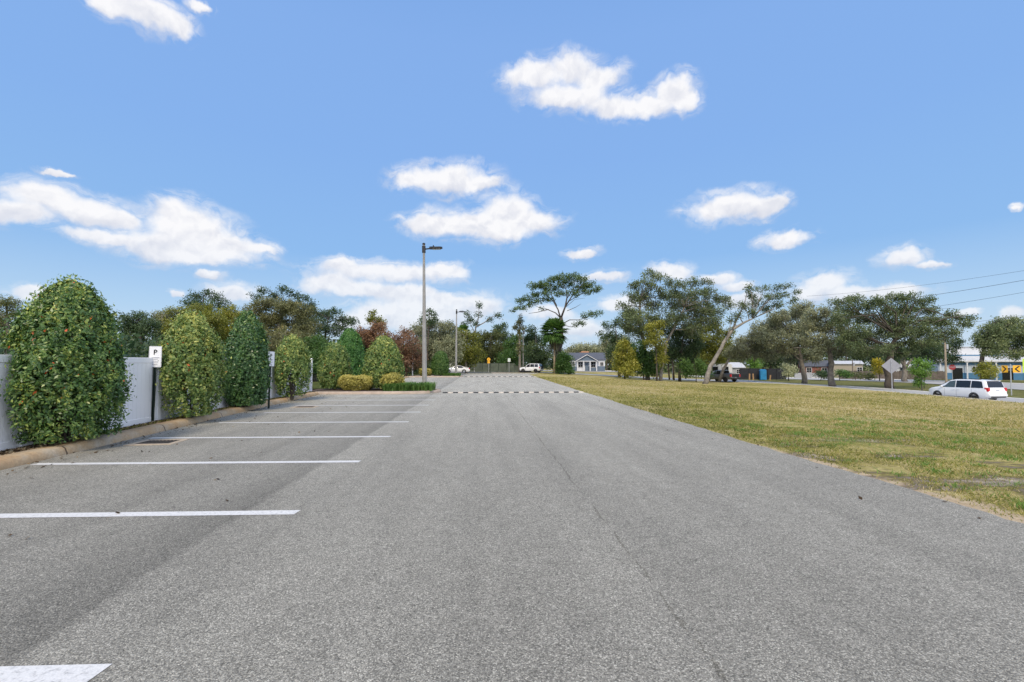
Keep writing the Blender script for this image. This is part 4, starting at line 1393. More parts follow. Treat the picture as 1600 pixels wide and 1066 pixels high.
tree('leaning_tree', 'pale trunk leaning far to the right in front of the dark pickup', (1101, 595), [(1108, 578, .31), (1118, 560, .27), (1132, 535, .24), (1146, 514, .20), (1160, 505, .15), (1176, 498, .10)],
     [(1168, 450, 7, 6), (1176, 462, 10, 6), (1192, 452, 12, 4), (1212, 450, 12, 4), (1232, 448, 9, 3), (1246, 456, 6, 3), (1162, 478, 10, 7), (1184, 474, 12, 7), (1206, 464, 14, 5), (1226, 462, 12, 4), (1152, 492, 8, 6), (1174, 488, 10, 6), (1196, 482, 12, 6), (1216, 476, 12, 5), (1240, 470, 8, 4), (1144, 500, 6, 5)],
     L['oak'], BARK_PALE, d=66, dens=.5, seed=58, twigs=.7, cat='leaning tree', tone_bias=-.04,
     extra=[([(1144, 516), (1152, 498), (1162, 478), (1168, 456)], .15, .04), ([(1134, 532), (1140, 514), (1142, 500)], .09, .03)])
tree('oak_tree', 'grey-leaved oak with twin leaning stem, left of the two verge oaks by the blue cabin', (1256, 597), [(1254, 580, .34), (1252, 562, .32), (1248, 545, .22), (1240, 528, .14)],
     [(1150, 545, 16, 10), (1168, 535, 18, 12), (1190, 524, 22, 12), (1215, 510, 22, 12), (1235, 492, 22, 11), (1212, 495, 20, 10), (1195, 510, 20, 10), (1255, 480, 20, 9), (1242, 515, 26, 14), (1215, 530, 26, 14), (1178, 552, 18, 9), (1250, 535, 22, 12), (1225, 548, 18, 10), (1268, 505, 18, 14), (1158, 556, 14, 8), (1180, 542, 20, 10), (1200, 556, 16, 8), (1238, 560, 14, 7), (1270, 556, 14, 8), (1140, 552, 10, 8)],
     L['grey'], BARK, d=74, dens=.8, seed=59, moss=.4, group=OAKS, tone_bias=-.08,
     extra=[([(1124, 596), (1130, 578), (1140, 560), (1160, 545), (1190, 533)], .3, .08), ([(1250, 566), (1266, 558), (1282, 552)], .14, .08), ([(1250, 564), (1238, 552), (1222, 540)], .16, .06)])
tree('oak_tree', 'pale grey twiggy oak, second trunk left of the diamond sign', (1301, 601), [(1299, 580, .36), (1297, 562, .34), (1294, 545, .22), (1290, 530, .13)],
     [(1272, 492, 18, 9), (1294, 486, 18, 9), (1312, 500, 16, 10), (1268, 510, 20, 11), (1294, 510, 24, 12), (1318, 520, 18, 10), (1266, 530, 20, 11), (1296, 532, 22, 11), (1324, 538, 16, 9), (1276, 548, 16, 9), (1312, 548, 18, 8), (1336, 530, 10, 8)],
     L['grey'], BARK, d=66, dens=.62, seed=60, moss=.4, group=OAKS, tone_bias=.0, twigs=.8,
     extra=[([(1296, 552), (1280, 545), (1262, 542), (1240, 544)], .13, .05), ([(1297, 548), (1314, 540), (1336, 541)], .13, .05), ([(1296, 545), (1306, 530), (1322, 522)], .12, .04)])
tree('oak_tree', 'biggest verge oak with dense dark crown, trunk directly behind the diamond sign', (1390, 604), [(1389, 580, .42), (1390, 560, .4), (1392, 545, .3), (1398, 525, .18)],
     [(1312, 472, 16, 7), (1332, 468, 16, 7), (1326, 486, 20, 11), (1352, 478, 18, 9), (1374, 470, 16, 8), (1394, 466, 14, 7), (1418, 464, 20, 7), (1442, 470, 16, 8), (1386, 482, 26, 11), (1420, 482, 26, 11), (1452, 486, 16, 9), (1348, 498, 26, 13), (1388, 502, 32, 14), (1428, 502, 28, 13), (1462, 500, 16, 9), (1340, 518, 22, 13), (1374, 522, 28, 13), (1412, 520, 28, 13), (1448, 516, 22, 11), (1352, 538, 22, 11), (1402, 540, 20, 9), (1484, 490, 12, 5), (1496, 498, 14, 6), (1478, 506, 16, 8), (1508, 507, 12, 6), (1488, 518, 14, 8), (1336, 540, 14, 10), (1520, 498, 6, 4), (1318, 532, 16, 12), (1342, 552, 18, 8), (1440, 538, 24, 10), (1376, 546, 22, 8), (1470, 528, 18, 9), (1310, 500, 14, 14), (1418, 552, 18, 7)],
     L['oak'], BARK_DARK, d=59, dens=.62, seed=61, moss=.12, group=OAKS, tone_bias=-.02, twigs=.4,
     extra=[([(1391, 556), (1404, 540), (1425, 530), (1450, 518)], .22, .06), ([(1390, 550), (1376, 538), (1356, 528)], .2, .06)])
tree('oak_tree', 'shaded low-forked oak farther back between the diamond sign and the vivid green sapling', (1414, 593), [(1414, 582, .36), (1414, 574, .34), (1412, 560, .2)],
     [(1450, 538, 22, 10), (1474, 546, 18, 10), (1430, 548, 20, 11), (1456, 556, 22, 10), (1405, 552, 16, 10), (1486, 560, 12, 9), (1492, 535, 12, 9)], L['dark'], BARK, d=84, dens=.85, seed=62, group=OAKS,
     extra=[([(1414, 576), (1424, 562), (1440, 551), (1462, 540)], .24, .08), ([(1414, 576), (1408, 564), (1404, 552)], .2, .08)])
tree('oak_tree', 'oak with sunlit olive crown overhanging the pale blue building', (1535, 597), [(1534, 572, .34), (1534, 556, .3), (1538, 540, .2)],
     [(1546, 512, 14, 7), (1564, 504, 16, 8), (1588, 502, 18, 8), (1538, 524, 14, 9), (1562, 522, 20, 10), (1590, 520, 22, 12), (1534, 540, 13, 9), (1556, 540, 18, 9), (1584, 540, 20, 9), (1606, 530, 16, 14), (1606, 510, 14, 10), (1528, 530, 8, 7), (1600, 550, 14, 7), (1630, 520, 20, 18), (1558, 552, 18, 7), (1584, 554, 16, 7), (1548, 532, 20, 12), (1576, 512, 22, 10)],
     L['oak'], BARK_DARK, d=80, dens=.7, seed=63, group=OAKS, tone_bias=.1)
tree('sapling', 'vivid green multi-stemmed sapling left of the white minivan', (1440, 607), [(1440, 590, .07), (1441, 575, .05)],
     [(1436, 568, 10, 8), (1448, 572, 9, 8), (1430, 578, 8, 7), (1440, 584, 12, 8), (1436, 596, 6, 9)], L['vivid'], BARK, d=55, dens=.75, seed=64, leafpx=2.2, tone_bias=-.08,
     extra=[([(1437, 607), (1435, 594), (1431, 578)], .05, .02), ([(1444, 607), (1444, 590), (1450, 574)], .06, .02)])
tree('sapling', 'yellow-green sapling right behind the white minivan roof', (1541, 601), [(1541, 590, .07), (1541, 580, .05)],
     [(1540, 572, 8, 5), (1532, 579, 8, 6), (1549, 579, 10, 6), (1541, 584, 13, 5), (1540, 592, 8, 6)], L['yellowgreen'], BARK, d=66, dens=.9, seed=65, leafpx=2.2, tone_bias=.08)
tree('sapling', 'small bright yellow tree just left of the diamond sign', (1374, 592), [(1374, 582, .08), (1374, 574, .05)],
     [(1370, 567, 6, 5), (1376, 573, 7, 6), (1373, 580, 6, 4)], L['yellow'], BARK_DARK, d=88, dens=1.0, seed=66, tone_bias=-.05)
tree('sapling', 'lime green treetop behind the black screened enclosure', (1180, 591), [(1180, 580, .08), (1180, 570, .05)],
     [(1174, 562, 8, 5), (1184, 564, 8, 5), (1179, 570, 10, 6)], L['vivid'], BARK_DARK, d=104, dens=1.0, seed=67)
tree('sapling', 'pale green little tree at the right end of the black screened enclosure', (1232, 592), [(1232, 584, .08), (1232, 576, .05)],
     [(1228, 574, 7, 6), (1238, 577, 8, 6), (1231, 582, 9, 6)], L['grey'], BARK_DARK, d=90, dens=.9, seed=68, tone_bias=.15)
for k, (lb, pts, m_) in enumerate([
        ('low dark hedge shrub beside the pale trunked verge oak', [(1282, 584, 8, 5), (1294, 586, 8, 4)], 'dark'),
        ('second low shrub right of the grey twiggy oak trunk', [(1312, 584, 7, 4), (1322, 585, 7, 4)], 'green'),
        ('ragged low bush row before the weathered wood fence', [(1336, 586, 7, 3), (1350, 587, 8, 3), (1362, 588, 6, 3)], 'olive')]):
    x0 = pts[0][0]
    tree('low_shrub', lb, (x0, 592), [(x0, 588, .05)], pts, L[m_], BARK_DARK, d=90 + k, dens=1.0, seed=70 + k, cat='shrub', twigs=.2)

# --- far backdrop trees on the right, behind the buildings
for k, (x0, lab, m_, bl) in enumerate([
        (1135, 'far olive tree showing between the leaning trunk and the white trailer', 'olive', [(1128, 550, 18, 12), (1145, 556, 16, 12), (1135, 568, 24, 10)]),
        (1205, 'far dark tree rising behind the middle of the black enclosure', 'dark', [(1190, 548, 20, 12), (1212, 552, 20, 12), (1226, 562, 18, 10), (1198, 566, 20, 9)]),
        (1262, 'far dull green tree behind the red brick house', 'olive', [(1248, 553, 20, 11), (1270, 550, 20, 11), (1258, 566, 26, 9)]),
        (1322, 'far dark tree above the tan building roof', 'dark', [(1306, 550, 20, 10), (1330, 546, 20, 11), (1345, 555, 14, 9)]),
        (1385, 'far green tree behind the weathered wood fence', 'dark', [(1365, 552, 20, 12), (1390, 550, 22, 13), (1410, 558, 18, 12), (1380, 566, 24, 9)]),
        (1455, 'far grey-green tree left of the pale blue building', 'grey', [(1440, 552, 20, 12), (1464, 548, 20, 13), (1474, 562, 14, 10), (1450, 566, 18, 9)]),
        (1085, 'far dull olive tree glimpsed through the roadside clump', 'olive', [(1060, 555, 24, 14), (1085, 550, 24, 14), (1035, 558, 20, 12), (1100, 565, 20, 10), (1010, 560, 20, 12)])]):
    tree('far_tree', lab, (x0, 588), [(x0, 570, .25), (x0, 555, .14)], bl, L[m_], BARK_DARK, d=128, dens=.95, seed=80 + k, group='far trees behind the buildings', twigs=.1, tone_bias=-.02)


# distant wood that reads as one mass along the horizon, and scrub behind the fence
def leaf_wall(name, label, pts, n, leaf, mat, seed, cat='woodland'):
    g = np.random.default_rng(seed)
    pts = np.array(pts, float)
    seg = np.linalg.norm(np.diff(pts[:, :2], axis=0), axis=1)
    cum = np.r_[0, np.cumsum(seg)]
    t = g.random(n) * cum[-1]
    x = np.interp(t, cum, pts[:, 0])
    y = np.interp(t, cum, pts[:, 1])
    h = np.interp(t, cum, pts[:, 2])
    hh = h * (.72 + .16 * np.sin(t * .55) + .12 * np.sin(t * 1.37 + 1) + .10 * np.sin(t * .21 + 2))
    z = hh * g.random(n) ** .8
    dd = g.normal(size=n) * 1.3
    C = np.c_[x + dd * .5, y + dd, z + T(x, y)]
    global rng
    rng = g
    clump = .5 + .5 * np.sin(t * .9 + z * .8) * np.sin(t * 2.3 - z * 1.7)
    tone = .06 + .35 * clump + .4 * g.random(n)
    return tag(quads_obj(name, leaf_quads(C, leaf * (.6 + .9 * g.random(n)), np.array([0, -.4, .5]), .8), mat, None, tone), label, cat, kind='stuff')


leaf_wall('distant_woods', 'dark distant wood closing the view beyond the drive', [(-70, 125, 9), (-20, 128, 9), (0, 128, 9.5), (14, 126, 7.5)], 26000, .62, L['dark'], 1)
leaf_wall('distant_woods', 'far greyish wood beyond the house and side street', [(14, 185, 8), (45, 190, 9), (80, 170, 9), (130, 150, 10), (190, 130, 10), (260, 90, 12)], 26000, .9, L['oak'], 2)
leaf_wall('undergrowth', 'dark tangled scrub behind the white fence', [(-13, -4, 2.6), (-15, 14, 3.0), (-19, 34, 3.4), (-22, 50, 4.0), (-18, 66, 3.6), (-15, 78, 3.6)], 30000, .26, L['dark'], 3, 'scrub')
leaf_wall('undergrowth', 'uneven olive green thicket filling between the trees behind the white fence', [(-62, 34, 7.0), (-44, 44, 7.4), (-33, 52, 7.2), (-24, 60, 6.6), (-17, 74, 6.2), (-10, 92, 6.5)], 46000, .34, L['olive'], 4, 'thicket')

# ================================================================== VEHICLES
def interp(x, tab):
    return float(np.interp(x, [a for a, _ in tab], [b for _, b in tab]))


def make_car(name, label, cat, loc, heading, spec):
    """heading: world direction (radians from +X) in which the front points"""
    Lc = spec['L']
    t = thing(name, loc, label, cat)
    t.rotation_euler = (spec.get('pitch', 0), 0, heading + math.pi)
    xs_ = np.unique(np.r_[np.linspace(0, Lc, 46), [a for a, _ in spec['zt']]])

    def sec(x):
        zb, zs, zt, w, wt = (interp(x, spec[k]) for k in ('zb', 'zs', 'zt', 'w', 'wt'))
        wt = min(wt, w - .03)
        zt = max(zt, zs + .01)
        return zb, zs, zt, w, wt

    m = MB()
    rings = []
    for x in xs_:
        zb, zs, zt, w, wt = sec(x)
        ec = zt - .05 if zt - zs > .1 else zs + (zt - zs) * .5
        half = [(0, zb), (w - .10, zb), (w - .02, zb + .10), (w, zb + (zs - zb) * .45), (w - .015, zs - .10), (w - .05, zs), (wt + .015, ec), (wt - .10, zt), (0, zt + .012)]
        full = half + [(-a, b) for a, b in half[-2:0:-1]]
        rings.append([(x - Lc / 2, a, b) for a, b in full])
    n = len(rings[0])
    vs = [p for r in rings for p in r]
    fs = []
    for i in range(len(rings) - 1):
        for k in range(n):
            j = (k + 1) % n
            fs.append((i * n + k, (i + 1) * n + k, (i + 1) * n + j, i * n + j))
    fs.append(tuple(range(n)))
    fs.append(tuple(range((len(rings) - 1) * n, len(rings) * n))[::-1])
    m.add(vs, fs)
    body = obj('body', m, spec['paint'], t, rel=False, smooth=True)

    def side_pt(x, u, s, out=.012):
        zb, zs, zt, w, wt = sec(x)
        return (x - Lc / 2, s * ((w - .05) + ((wt + .015) - (w - .05)) * u + out), zs + (zt - .05 - zs) * u + out * .3)

    def side_pane(xb0, xb1, xt0, xt1, s, u0=.06, u1=.92, out=.012):
        q = MB()
        k = 10
        a = [side_pt(xb0 + (xb1 - xb0) * i / k, u0, s, out) for i in range(k + 1)]
        c = [side_pt((xb0 + xt0) / 2 + ((xb1 + xt1) / 2 - (xb0 + xt0) / 2) * i / k, (u0 + u1) / 2, s, out) for i in range(k + 1)]
        b = [side_pt(xt0 + (xt1 - xt0) * i / k, u1, s, out) for i in range(k + 1)]
        if s > 0:
            q.strip(a, c)
            q.strip(c, b)
        else:
            q.strip(c, a)
            q.strip(b, c)
        return q

    for wnd in spec['side']:
        for s in (-1, 1):
            obj('window', side_pane(*wnd[:4], s), wnd[4] if len(wnd) > 4 else GLASS_CAR, t, rel=False)

    def top_pane(x0, x1, shrink=.08, out=.014):
        q = MB()
        k = 10
        rows = []
        for c in (-1, -.5, 0, .5, 1):
            row = []
            for i in range(k + 1):
                x = x0 + (x1 - x0) * i / k
                zb, zs, zt, w, wt = sec(x)
                nx_ = (sec(x + .02)[2] - sec(x - .02)[2]) / .04
                row.append((x - Lc / 2 - nx_ * out / math.hypot(1, nx_), c * (wt - shrink), zt + .012 + out / math.hypot(1, nx_)))
            rows.append(row)
        for a, b in zip(rows[:-1], rows[1:]):
            q.strip(a, b)
        return q

    obj('windshield', top_pane(*spec['ws']), GLASS_CAR, t, rel=False, smooth=True)
    obj('rear_window', top_pane(*spec['rw']), GLASS_CAR, t, rel=False, smooth=True)
    r = spec['r']
    for x in spec['wheels']:
        for s in (-1, 1):
            zb, zs, zt, w, wt = sec(x)
            y = s * (w - .085)
            X = x - Lc / 2
            q = MB()
            arc = [R_(a) for a in range(-15, 196, 15)]
            ri, ro = r * 1.0, r * 1.20
            va = [(X + ri * math.cos(a), s * (w + .006), r + ri * math.sin(a)) for a in arc]
            vb = [(X + ro * math.cos(a), s * (w + .004), r + ro * math.sin(a)) for a in arc]
            va2 = [(p[0], s * (w - .2), p[2]) for p in va]
            q.strip(va, vb)
            q.strip(va2, va)
            obj('wheel_arch', q, TRIM if spec.get('dark_arch', True) else spec['paint'], t, rel=False)
            q = MB()
            prof = [(.0, -.10), (r * .66, -.10), (r * .93, -.10), (r, -.07), (r, .07), (r * .93, .11), (r * .68, .115), (r * .66, .08)]
            vs, fs = [], []
            N = 24
            for k in range(N):
                a = 2 * math.pi * k / N
                vs += [(X + rr * math.cos(a), y + s * o, r + rr * math.sin(a)) for rr, o in prof]
            K = len(prof)
            for k in range(N):
                k2 = (k + 1) % N
                for i in range(K - 1):
                    fs.append((k * K + i, k * K + i + 1, k2 * K + i + 1, k2 * K + i))
            q.add(vs, fs)
            wh = obj('wheel', q, TYRE, t, rel=False, smooth=True)
            q = MB()
            yo = y + s * .085
            for k in range(10):
                a = 2 * math.pi * k / 10
                a1, a2 = a - .16, a + .16
                q.add([(X + .05 * math.cos(a1), yo + s * .012, r + .05 * math.sin(a1)), (X + .05 * math.cos(a2), yo + s * .012, r + .05 * math.sin(a2)), (X + r * .65 * math.cos(a + .1), yo + s * .02, r + r * .65 * math.sin(a + .1)), (X + r * .65 * math.cos(a - .1), yo + s * .02, r + r * .65 * math.sin(a - .1))], [(0, 1, 2, 3)])
            q.tube([(X, yo, r), (X, yo + s * .025, r)], .075, 12)
            vs = [(X + r * .66 * math.cos(a), yo - s * .01, r + r * .66 * math.sin(a)) for a in np.linspace(0, 2 * math.pi, 24, endpoint=False)]
            q.add(vs, [tuple(range(24))])
            obj('rim', q, spec['rim'], wh, rel=False)
    # trim: door gaps, handles, bumper insert, lamps
    q = MB()
    for s in (-1, 1):
        for x in spec['seams']:
            zb, zs, zt, w, wt = sec(x)
            q.tube([(x - Lc / 2, s * (w + .001), zb + .12), (x - Lc / 2, s * (w + .003), zb + (zs - zb) * .5), (x - Lc / 2, s * (w - .02), zs - .06)], .006, 4)
    obj('door_seam', q, TRIM, t, rel=False)
    for x in spec['handles']:
        for s in (-1, 1):
            zb, zs, zt, w, wt = sec(x)
            q = MB()
            q.box((x - Lc / 2, s * (w + .012), zs - .13), (.20, .03, .035), bev=.008)
            obj('door_handle', q, spec.get('handle_mat', spec['paint']), t, rel=False)
    for s in (-1, 1):
        x = spec['mirror']
        zb, zs, zt, w, wt = sec(x)
        q = MB()
        q.box((x - Lc / 2, s * (w + .07), zs + .09), (.12, .20, .15), bev=.03)
        obj('mirror', q, spec.get('mirror_mat', TRIM), t, rel=False)
        x = Lc - .10
        zb, zs, zt, w, wt = sec(x)
        tl = spec['tail']
        q = MB()
        q.box((Lc / 2 - tl[3], s * (w - tl[1] / 2 + .012), tl[0]), (tl[2], tl[1], tl[4]), bev=.02)
        obj('tail_light', q, RED_LENS, t, rel=False)
        hl = spec['head']
        q = MB()
        w0 = sec(.15)[3]
        q.box((-Lc / 2 + hl[1], s * (w0 - .20), hl[0]), (.22, .40, .16), bev=.04)
        obj('headlight', q, CLEAR_LENS, t, rel=False)
    q = MB()
    q.box((Lc / 2 + spec.get('plate_x', .012), 0, spec['plate_z']), (.02, .34, .17))
    obj('licence_plate', q, PLATE, t, rel=False)
    q = MB()
    zb = sec(Lc - .1)[0]
    q.box((Lc / 2 - .03, 0, zb + .06), (.10, 1.5, .10), bev=.02)
    q.box((-Lc / 2 + .06, 0, .38), (.12, 1.3, .18), bev=.02)
    obj('bumper_trim', q, TRIM, t, rel=False)
    for ex in spec.get('boxes', []):
        q = MB()
        for c, sz, bv in ex[1]:
            q.box((c[0] - Lc / 2, c[1], c[2]), sz, bev=bv)
        obj(ex[0], q, ex[2], t, rel=False)
    return t


VAN = dict(L=5.15, paint=PAINT_WHITE, rim=RIM_DARK, r=.34, wheels=(.98, 4.02), seams=(1.62, 2.62, 3.86), handles=(2.42, 2.82), mirror=1.42, mirror_mat=PAINT_WHITE, dark_arch=True,
           zb=[(0, .30), (.3, .22), (4.7, .24), (5.15, .36)], zs=[(0, .66), (.10, .86), (.4, .98), (1.0, 1.06), (2, 1.06), (4.6, 1.10), (4.95, 1.10), (5.08, .98), (5.15, .70)],
           zt=[(0, .68), (.10, .90), (.4, 1.05), (.95, 1.17), (1.08, 1.23), (1.95, 1.74), (2.4, 1.83), (3.4, 1.86), (4.3, 1.84), (4.70, 1.79), (4.84, 1.68), (5.0, 1.16), (5.08, 1.0), (5.15, .72)],
           w=[(0, .72), (.15, .90), (.6, .985), (1.2, 1.0), (4.4, 1.0), (4.9, .97), (5.08, .92), (5.15, .85)], wt=[(0, .6), (1.1, .80), (1.3, .80), (2.1, .76), (4.3, .78), (4.8, .80), (5.0, .86), (5.15, .78)],
           side=[(1.32, 2.48, 1.98, 2.48, GLASS_SEE), (2.55, 3.72, 2.55, 3.72), (3.78, 4.72, 3.78, 4.56)], ws=(1.10, 1.92), rw=(4.83, 4.99),
           tail=(1.02, .20, .30, .20, .34), head=(.72, .20), plate_z=.93, plate_x=-.06,
           boxes=[('roof_rail', [((3.4, .62, 1.87), (1.9, .04, .04), .01)], TRIM), ('roof_rail', [((3.4, -.62, 1.87), (1.9, .04, .04), .01)], TRIM), ('rear_spoiler', [((4.80, 0, 1.78), (.20, 1.30, .035), .01)], PAINT_WHITE),
                  ('rear_bumper', [((5.10, 0, .55), (.16, 1.80, .26), .05)], PAINT_WHITE), ('rocker_trim', [((2.5, .985, .26), (2.3, .03, .06), .01)], TRIM), ('rocker_trim', [((2.5, -.985, .26), (2.3, .03, .06), .01)], TRIM)])
vp = np.array([44.0, 38.7])
z = float(T(*vp)) + .05
make_car('minivan', 'white minivan seen from its rear left corner on the side street by the lawn', 'minivan', (vp[0], vp[1], z), R_(93), VAN)

PICK = dict(L=5.9, paint=PAINT_DARK, rim=RIM_DARK, r=.40, wheels=(1.02, 4.72), seams=(1.75, 2.75, 3.75), handles=(2.55, 3.5), mirror=1.75,
            zb=[(0, .48), (.4, .38), (5.5, .42), (5.9, .52)], zs=[(0, .85), (.15, 1.05), (1.4, 1.18), (3.7, 1.22), (3.9, 1.26), (5.9, 1.28)],
            zt=[(0, .90), (.15, 1.12), (1.5, 1.26), (1.65, 1.30), (2.35, 1.82), (2.8, 1.92), (3.5, 1.92), (3.75, 1.86), (3.92, 1.36), (4.0, 1.31), (5.9, 1.31)],
            w=[(0, .85), (.2, .96), (1, 1.0), (5.7, 1.0), (5.9, .96)], wt=[(0, .8), (1.5, .86), (2.4, .74), (3.6, .74), (3.95, .88), (4.0, .93), (5.9, .92)],
            side=[(1.85, 2.70, 2.35, 2.70), (2.78, 3.70, 2.78, 3.62)], ws=(1.68, 2.34), rw=(3.76, 3.91), tail=(1.08, .20, .22, .10, .44), head=(.92, .14), plate_z=.72, handle_mat=TRIM,
            boxes=[('tailgate', [((5.885, 0, 1.04), (.07, 1.5, .42), .02)], TRIM), ('rear_bumper', [((5.94, 0, .62), (.18, 1.86, .22), .04)], TRIM), ('bed_cover', [((4.95, 0, 1.325), (1.8, 1.72, .03), .01)], TRIM)])
pp = G(1127, 597)
pz = float(T(pp[0], pp[1])) + .03
make_car('pickup_truck', 'dark grey pickup truck with red tail light parked behind the leaning trunk', 'pickup truck', (pp[0] + .3, pp[1] + .5, pz), R_(106), PICK)

SEDAN = dict(L=4.85, paint=PAINT_WHITE, rim=RIM, r=.335, wheels=(.95, 3.78), seams=(1.5, 2.55, 3.4), handles=(2.35, 3.3), mirror=1.5, mirror_mat=PAINT_WHITE, dark_arch=True,
             zb=[(0, .30), (.3, .22), (4.5, .24), (4.85, .36)], zs=[(0, .55), (.15, .68), (1.2, .88), (4.0, .95), (4.6, .96), (4.85, .75)],
             zt=[(0, .58), (.15, .74), (1.2, .96), (1.35, 1.0), (2.1, 1.38), (2.6, 1.45), (3.1, 1.43), (3.6, 1.28), (4.2, 1.08), (4.65, 1.03), (4.85, .78)],
             w=[(0, .68), (.2, .85), (.8, .92), (4.2, .92), (4.85, .78)], wt=[(0, .6), (1.3, .74), (2.2, .62), (1.5, .66), (4.2, .74), (4.85, .66)],
             side=[(1.5, 2.5, 2.1, 2.5), (2.58, 3.75, 2.58, 3.35)], ws=(1.4, 2.06), rw=(3.35, 4.1), tail=(.86, .26, .22, .12, .16), head=(.64, .16), plate_z=.66)
sp = at(713.5, 583, 84)
make_car('sedan', 'white sedan parked sideways beyond the far island', 'car', (sp[0], sp[1], .01), R_(183), SEDAN)

SUV = dict(L=4.5, paint=PAINT_WHITE, rim=RIM_DARK, r=.37, wheels=(.85, 3.6), seams=(1.4, 2.4, 3.3), handles=(2.2, 3.15), mirror=1.4, mirror_mat=TRIM, dark_arch=True,
           zb=[(0, .42), (.3, .32), (4.2, .34), (4.5, .45)], zs=[(0, .75), (.15, .92), (1.1, 1.05), (4.2, 1.08), (4.5, .95)],
           zt=[(0, .78), (.15, 1.0), (1.1, 1.12), (1.25, 1.18), (1.8, 1.70), (2.2, 1.80), (4.0, 1.80), (4.25, 1.70), (4.42, 1.15), (4.5, .98)],
           w=[(0, .75), (.2, .90), (4.3, .92), (4.5, .86)], wt=[(0, .7), (1.2, .80), (1.9, .70), (4.1, .72), (4.5, .8)],
           side=[(1.35, 2.32, 1.8, 2.32), (2.4, 3.25, 2.4, 3.25), (3.33, 4.15, 3.33, 4.0)], ws=(1.28, 1.78), rw=(4.26, 4.41), tail=(1.0, .14, .2, .12, .3), head=(.86, .14), plate_z=.8,
           boxes=[('spare_wheel', [((4.56, .1, 1.0), (.2, .66, .66), .12)], TYRE)])
sp = at(830, 583, 92)
make_car('sport_utility_vehicle', 'boxy white utility vehicle parked beside the utility pole at the end of the drive', 'car', (sp[0], sp[1], float(T(sp[0], sp[1])) + .02), R_(150), SUV)

# ================================================================== BUILDINGS
def local_house(name, label, cat, loc, yaw):
    return thing(name, loc, label, cat, None, yaw)


def pane_window(parent, x, y, z, w, h, frame_mat=TRIM_WHITE, glass=GLASS, bars=(1, 1), dep=.06):
    """window on a wall facing -Y at plane y: frame with glass and bars as children"""
    m = MB()
    f = .09
    for sx in (-1, 1):
        m.box((x + sx * (w / 2 + f / 2), y - dep / 2, z), (f, dep, h + 2 * f))
        m.box((x, y - dep / 2, z + sx * (h / 2 + f / 2)), (w, dep, f))
    fr = obj('window', m, frame_mat, parent, rel=False)
    m = MB()
    m.box((x, y - .012, z), (w, .024, h))
    obj('pane', m, glass, fr, rel=False)
    m = MB()
    for k in range(1, bars[0] + 1):
        m.box((x - w / 2 + w * k / (bars[0] + 1), y - .032, z), (.04, .014, h))
    for k in range(1, bars[1] + 1):
        m.box((x, y - .030, z - h / 2 + h * k / (bars[1] + 1)), (w, .010, .04))
    if m.f:
        obj('glazing_bars', m, frame_mat, fr, rel=False)
    return fr


def gable_roof(m, x0, x1, y0, y1, ze, zr, ov=.3, th=.14):
    """ridge along X"""
    ym = (y0 + y1) / 2
    for s, ye in ((-1, y0 - ov), (1, y1 + ov)):
        k = (zr - ze) / (ym - y0)
        zl = ze - ov * k
        a = [(x0 - ov, ye, zl), (x1 + ov, ye, zl), (x1 + ov, ym, zr), (x0 - ov, ym, zr)]
        m.add(a + [(p[0], p[1], p[2] + th) for p in a], [(0, 1, 2, 3), (7, 6, 5, 4), (0, 4, 5, 1), (1, 5, 6, 2), (2, 6, 7, 3), (3, 7, 4, 0)])


hp = at(915, 580, 122)
hs = local_house('house', 'blue-grey cottage with white trim, front gable and dark shingle roof', 'house', (hp[0], hp[1], float(T(hp[0], hp[1]))), R_(-10))
m = MB()
m.box((0, 3.5, 1.55), (10.2, 7, 3.1))
obj('wall', m, PALE_SIDING, hs, rel=False)
m = MB()
m.box((2.9, -.03, .65), (4.4, .06, 1.3))
m.box((-3.6, -.03, .6), (3.0, .06, 1.2))
obj('lower_wall', m, BLUE_SIDING, hs, rel=False)
m = MB()
gable_roof(m, -5.1, 5.1, 0, 7, 3.1, 4.9)
rf = obj('roof', m, SHINGLE, hs, rel=False)
m = MB()
m.box((.1, 4.6, 5.1), (2.2, .7, .7), bev=.1)
m.box((-1.2, 4.6, 4.9), (.6, .6, .5))
obj('chimney', m, TERRACOTTA, rf, rel=False)
# projecting gabled porch
m = MB()
m.prism([(-2.7, 2.75), (2.7, 2.75), (0, 4.35)], .25, origin=(.35, -.95, 0))
obj('gable', m, BLUE_SIDING, hs, rel=False)
m = MB()
for s in (-1, 1):
    a = [(.35, -1.25, 4.45), (.35 + s * 3.1, -1.25, 2.62), (.35 + s * 3.1, 2.0, 2.62), (.35, 2.0, 4.45)]
    m.add(a + [(p[0], p[1], p[2] + .13) for p in a], [(0, 1, 2, 3), (7, 6, 5, 4), (0, 4, 5, 1), (1, 5, 6, 2), (2, 6, 7, 3), (3, 7, 4, 0)])
obj('porch_roof', m, SHINGLE, hs, rel=False)
m = MB()
for s in (-1, 1):
    m.tube([(.35, -1.29, 4.38), (.35 + s * 3.08, -1.29, 2.56)], .09, 4)
m.box((.35, -1.0, 2.66), (5.5, .12, .16))
obj('fascia', m, TRIM_WHITE, hs, rel=False)
for x in (-2.2, -.55, 1.15, 2.85):
    m = MB()
    m.box((x, -.9, 1.32), (.24, .24, 2.6))
    obj('porch_post', m, TRIM_WHITE, hs, rel=False)
m = MB()
m.box((.32, -.03, 1.15), (.95, .06, 2.2))
dr = obj('door', m, BLUE_SIDING, hs, rel=False)
m = MB()
m.box((.68, -.08, 1.1), (.06, .06, .12))
obj('door_handle', m, DARK_METAL, dr, rel=False)
for (x, zz, w, h) in ((-1.35, 1.75, 1.1, 1.4), (2.0, 1.75, 1.1, 1.4), (4.3, 1.9, .8, .9), (-3.6, 1.9, 1.4, 1.0)):
    pane_window(hs, x, -.06, zz, w, h)

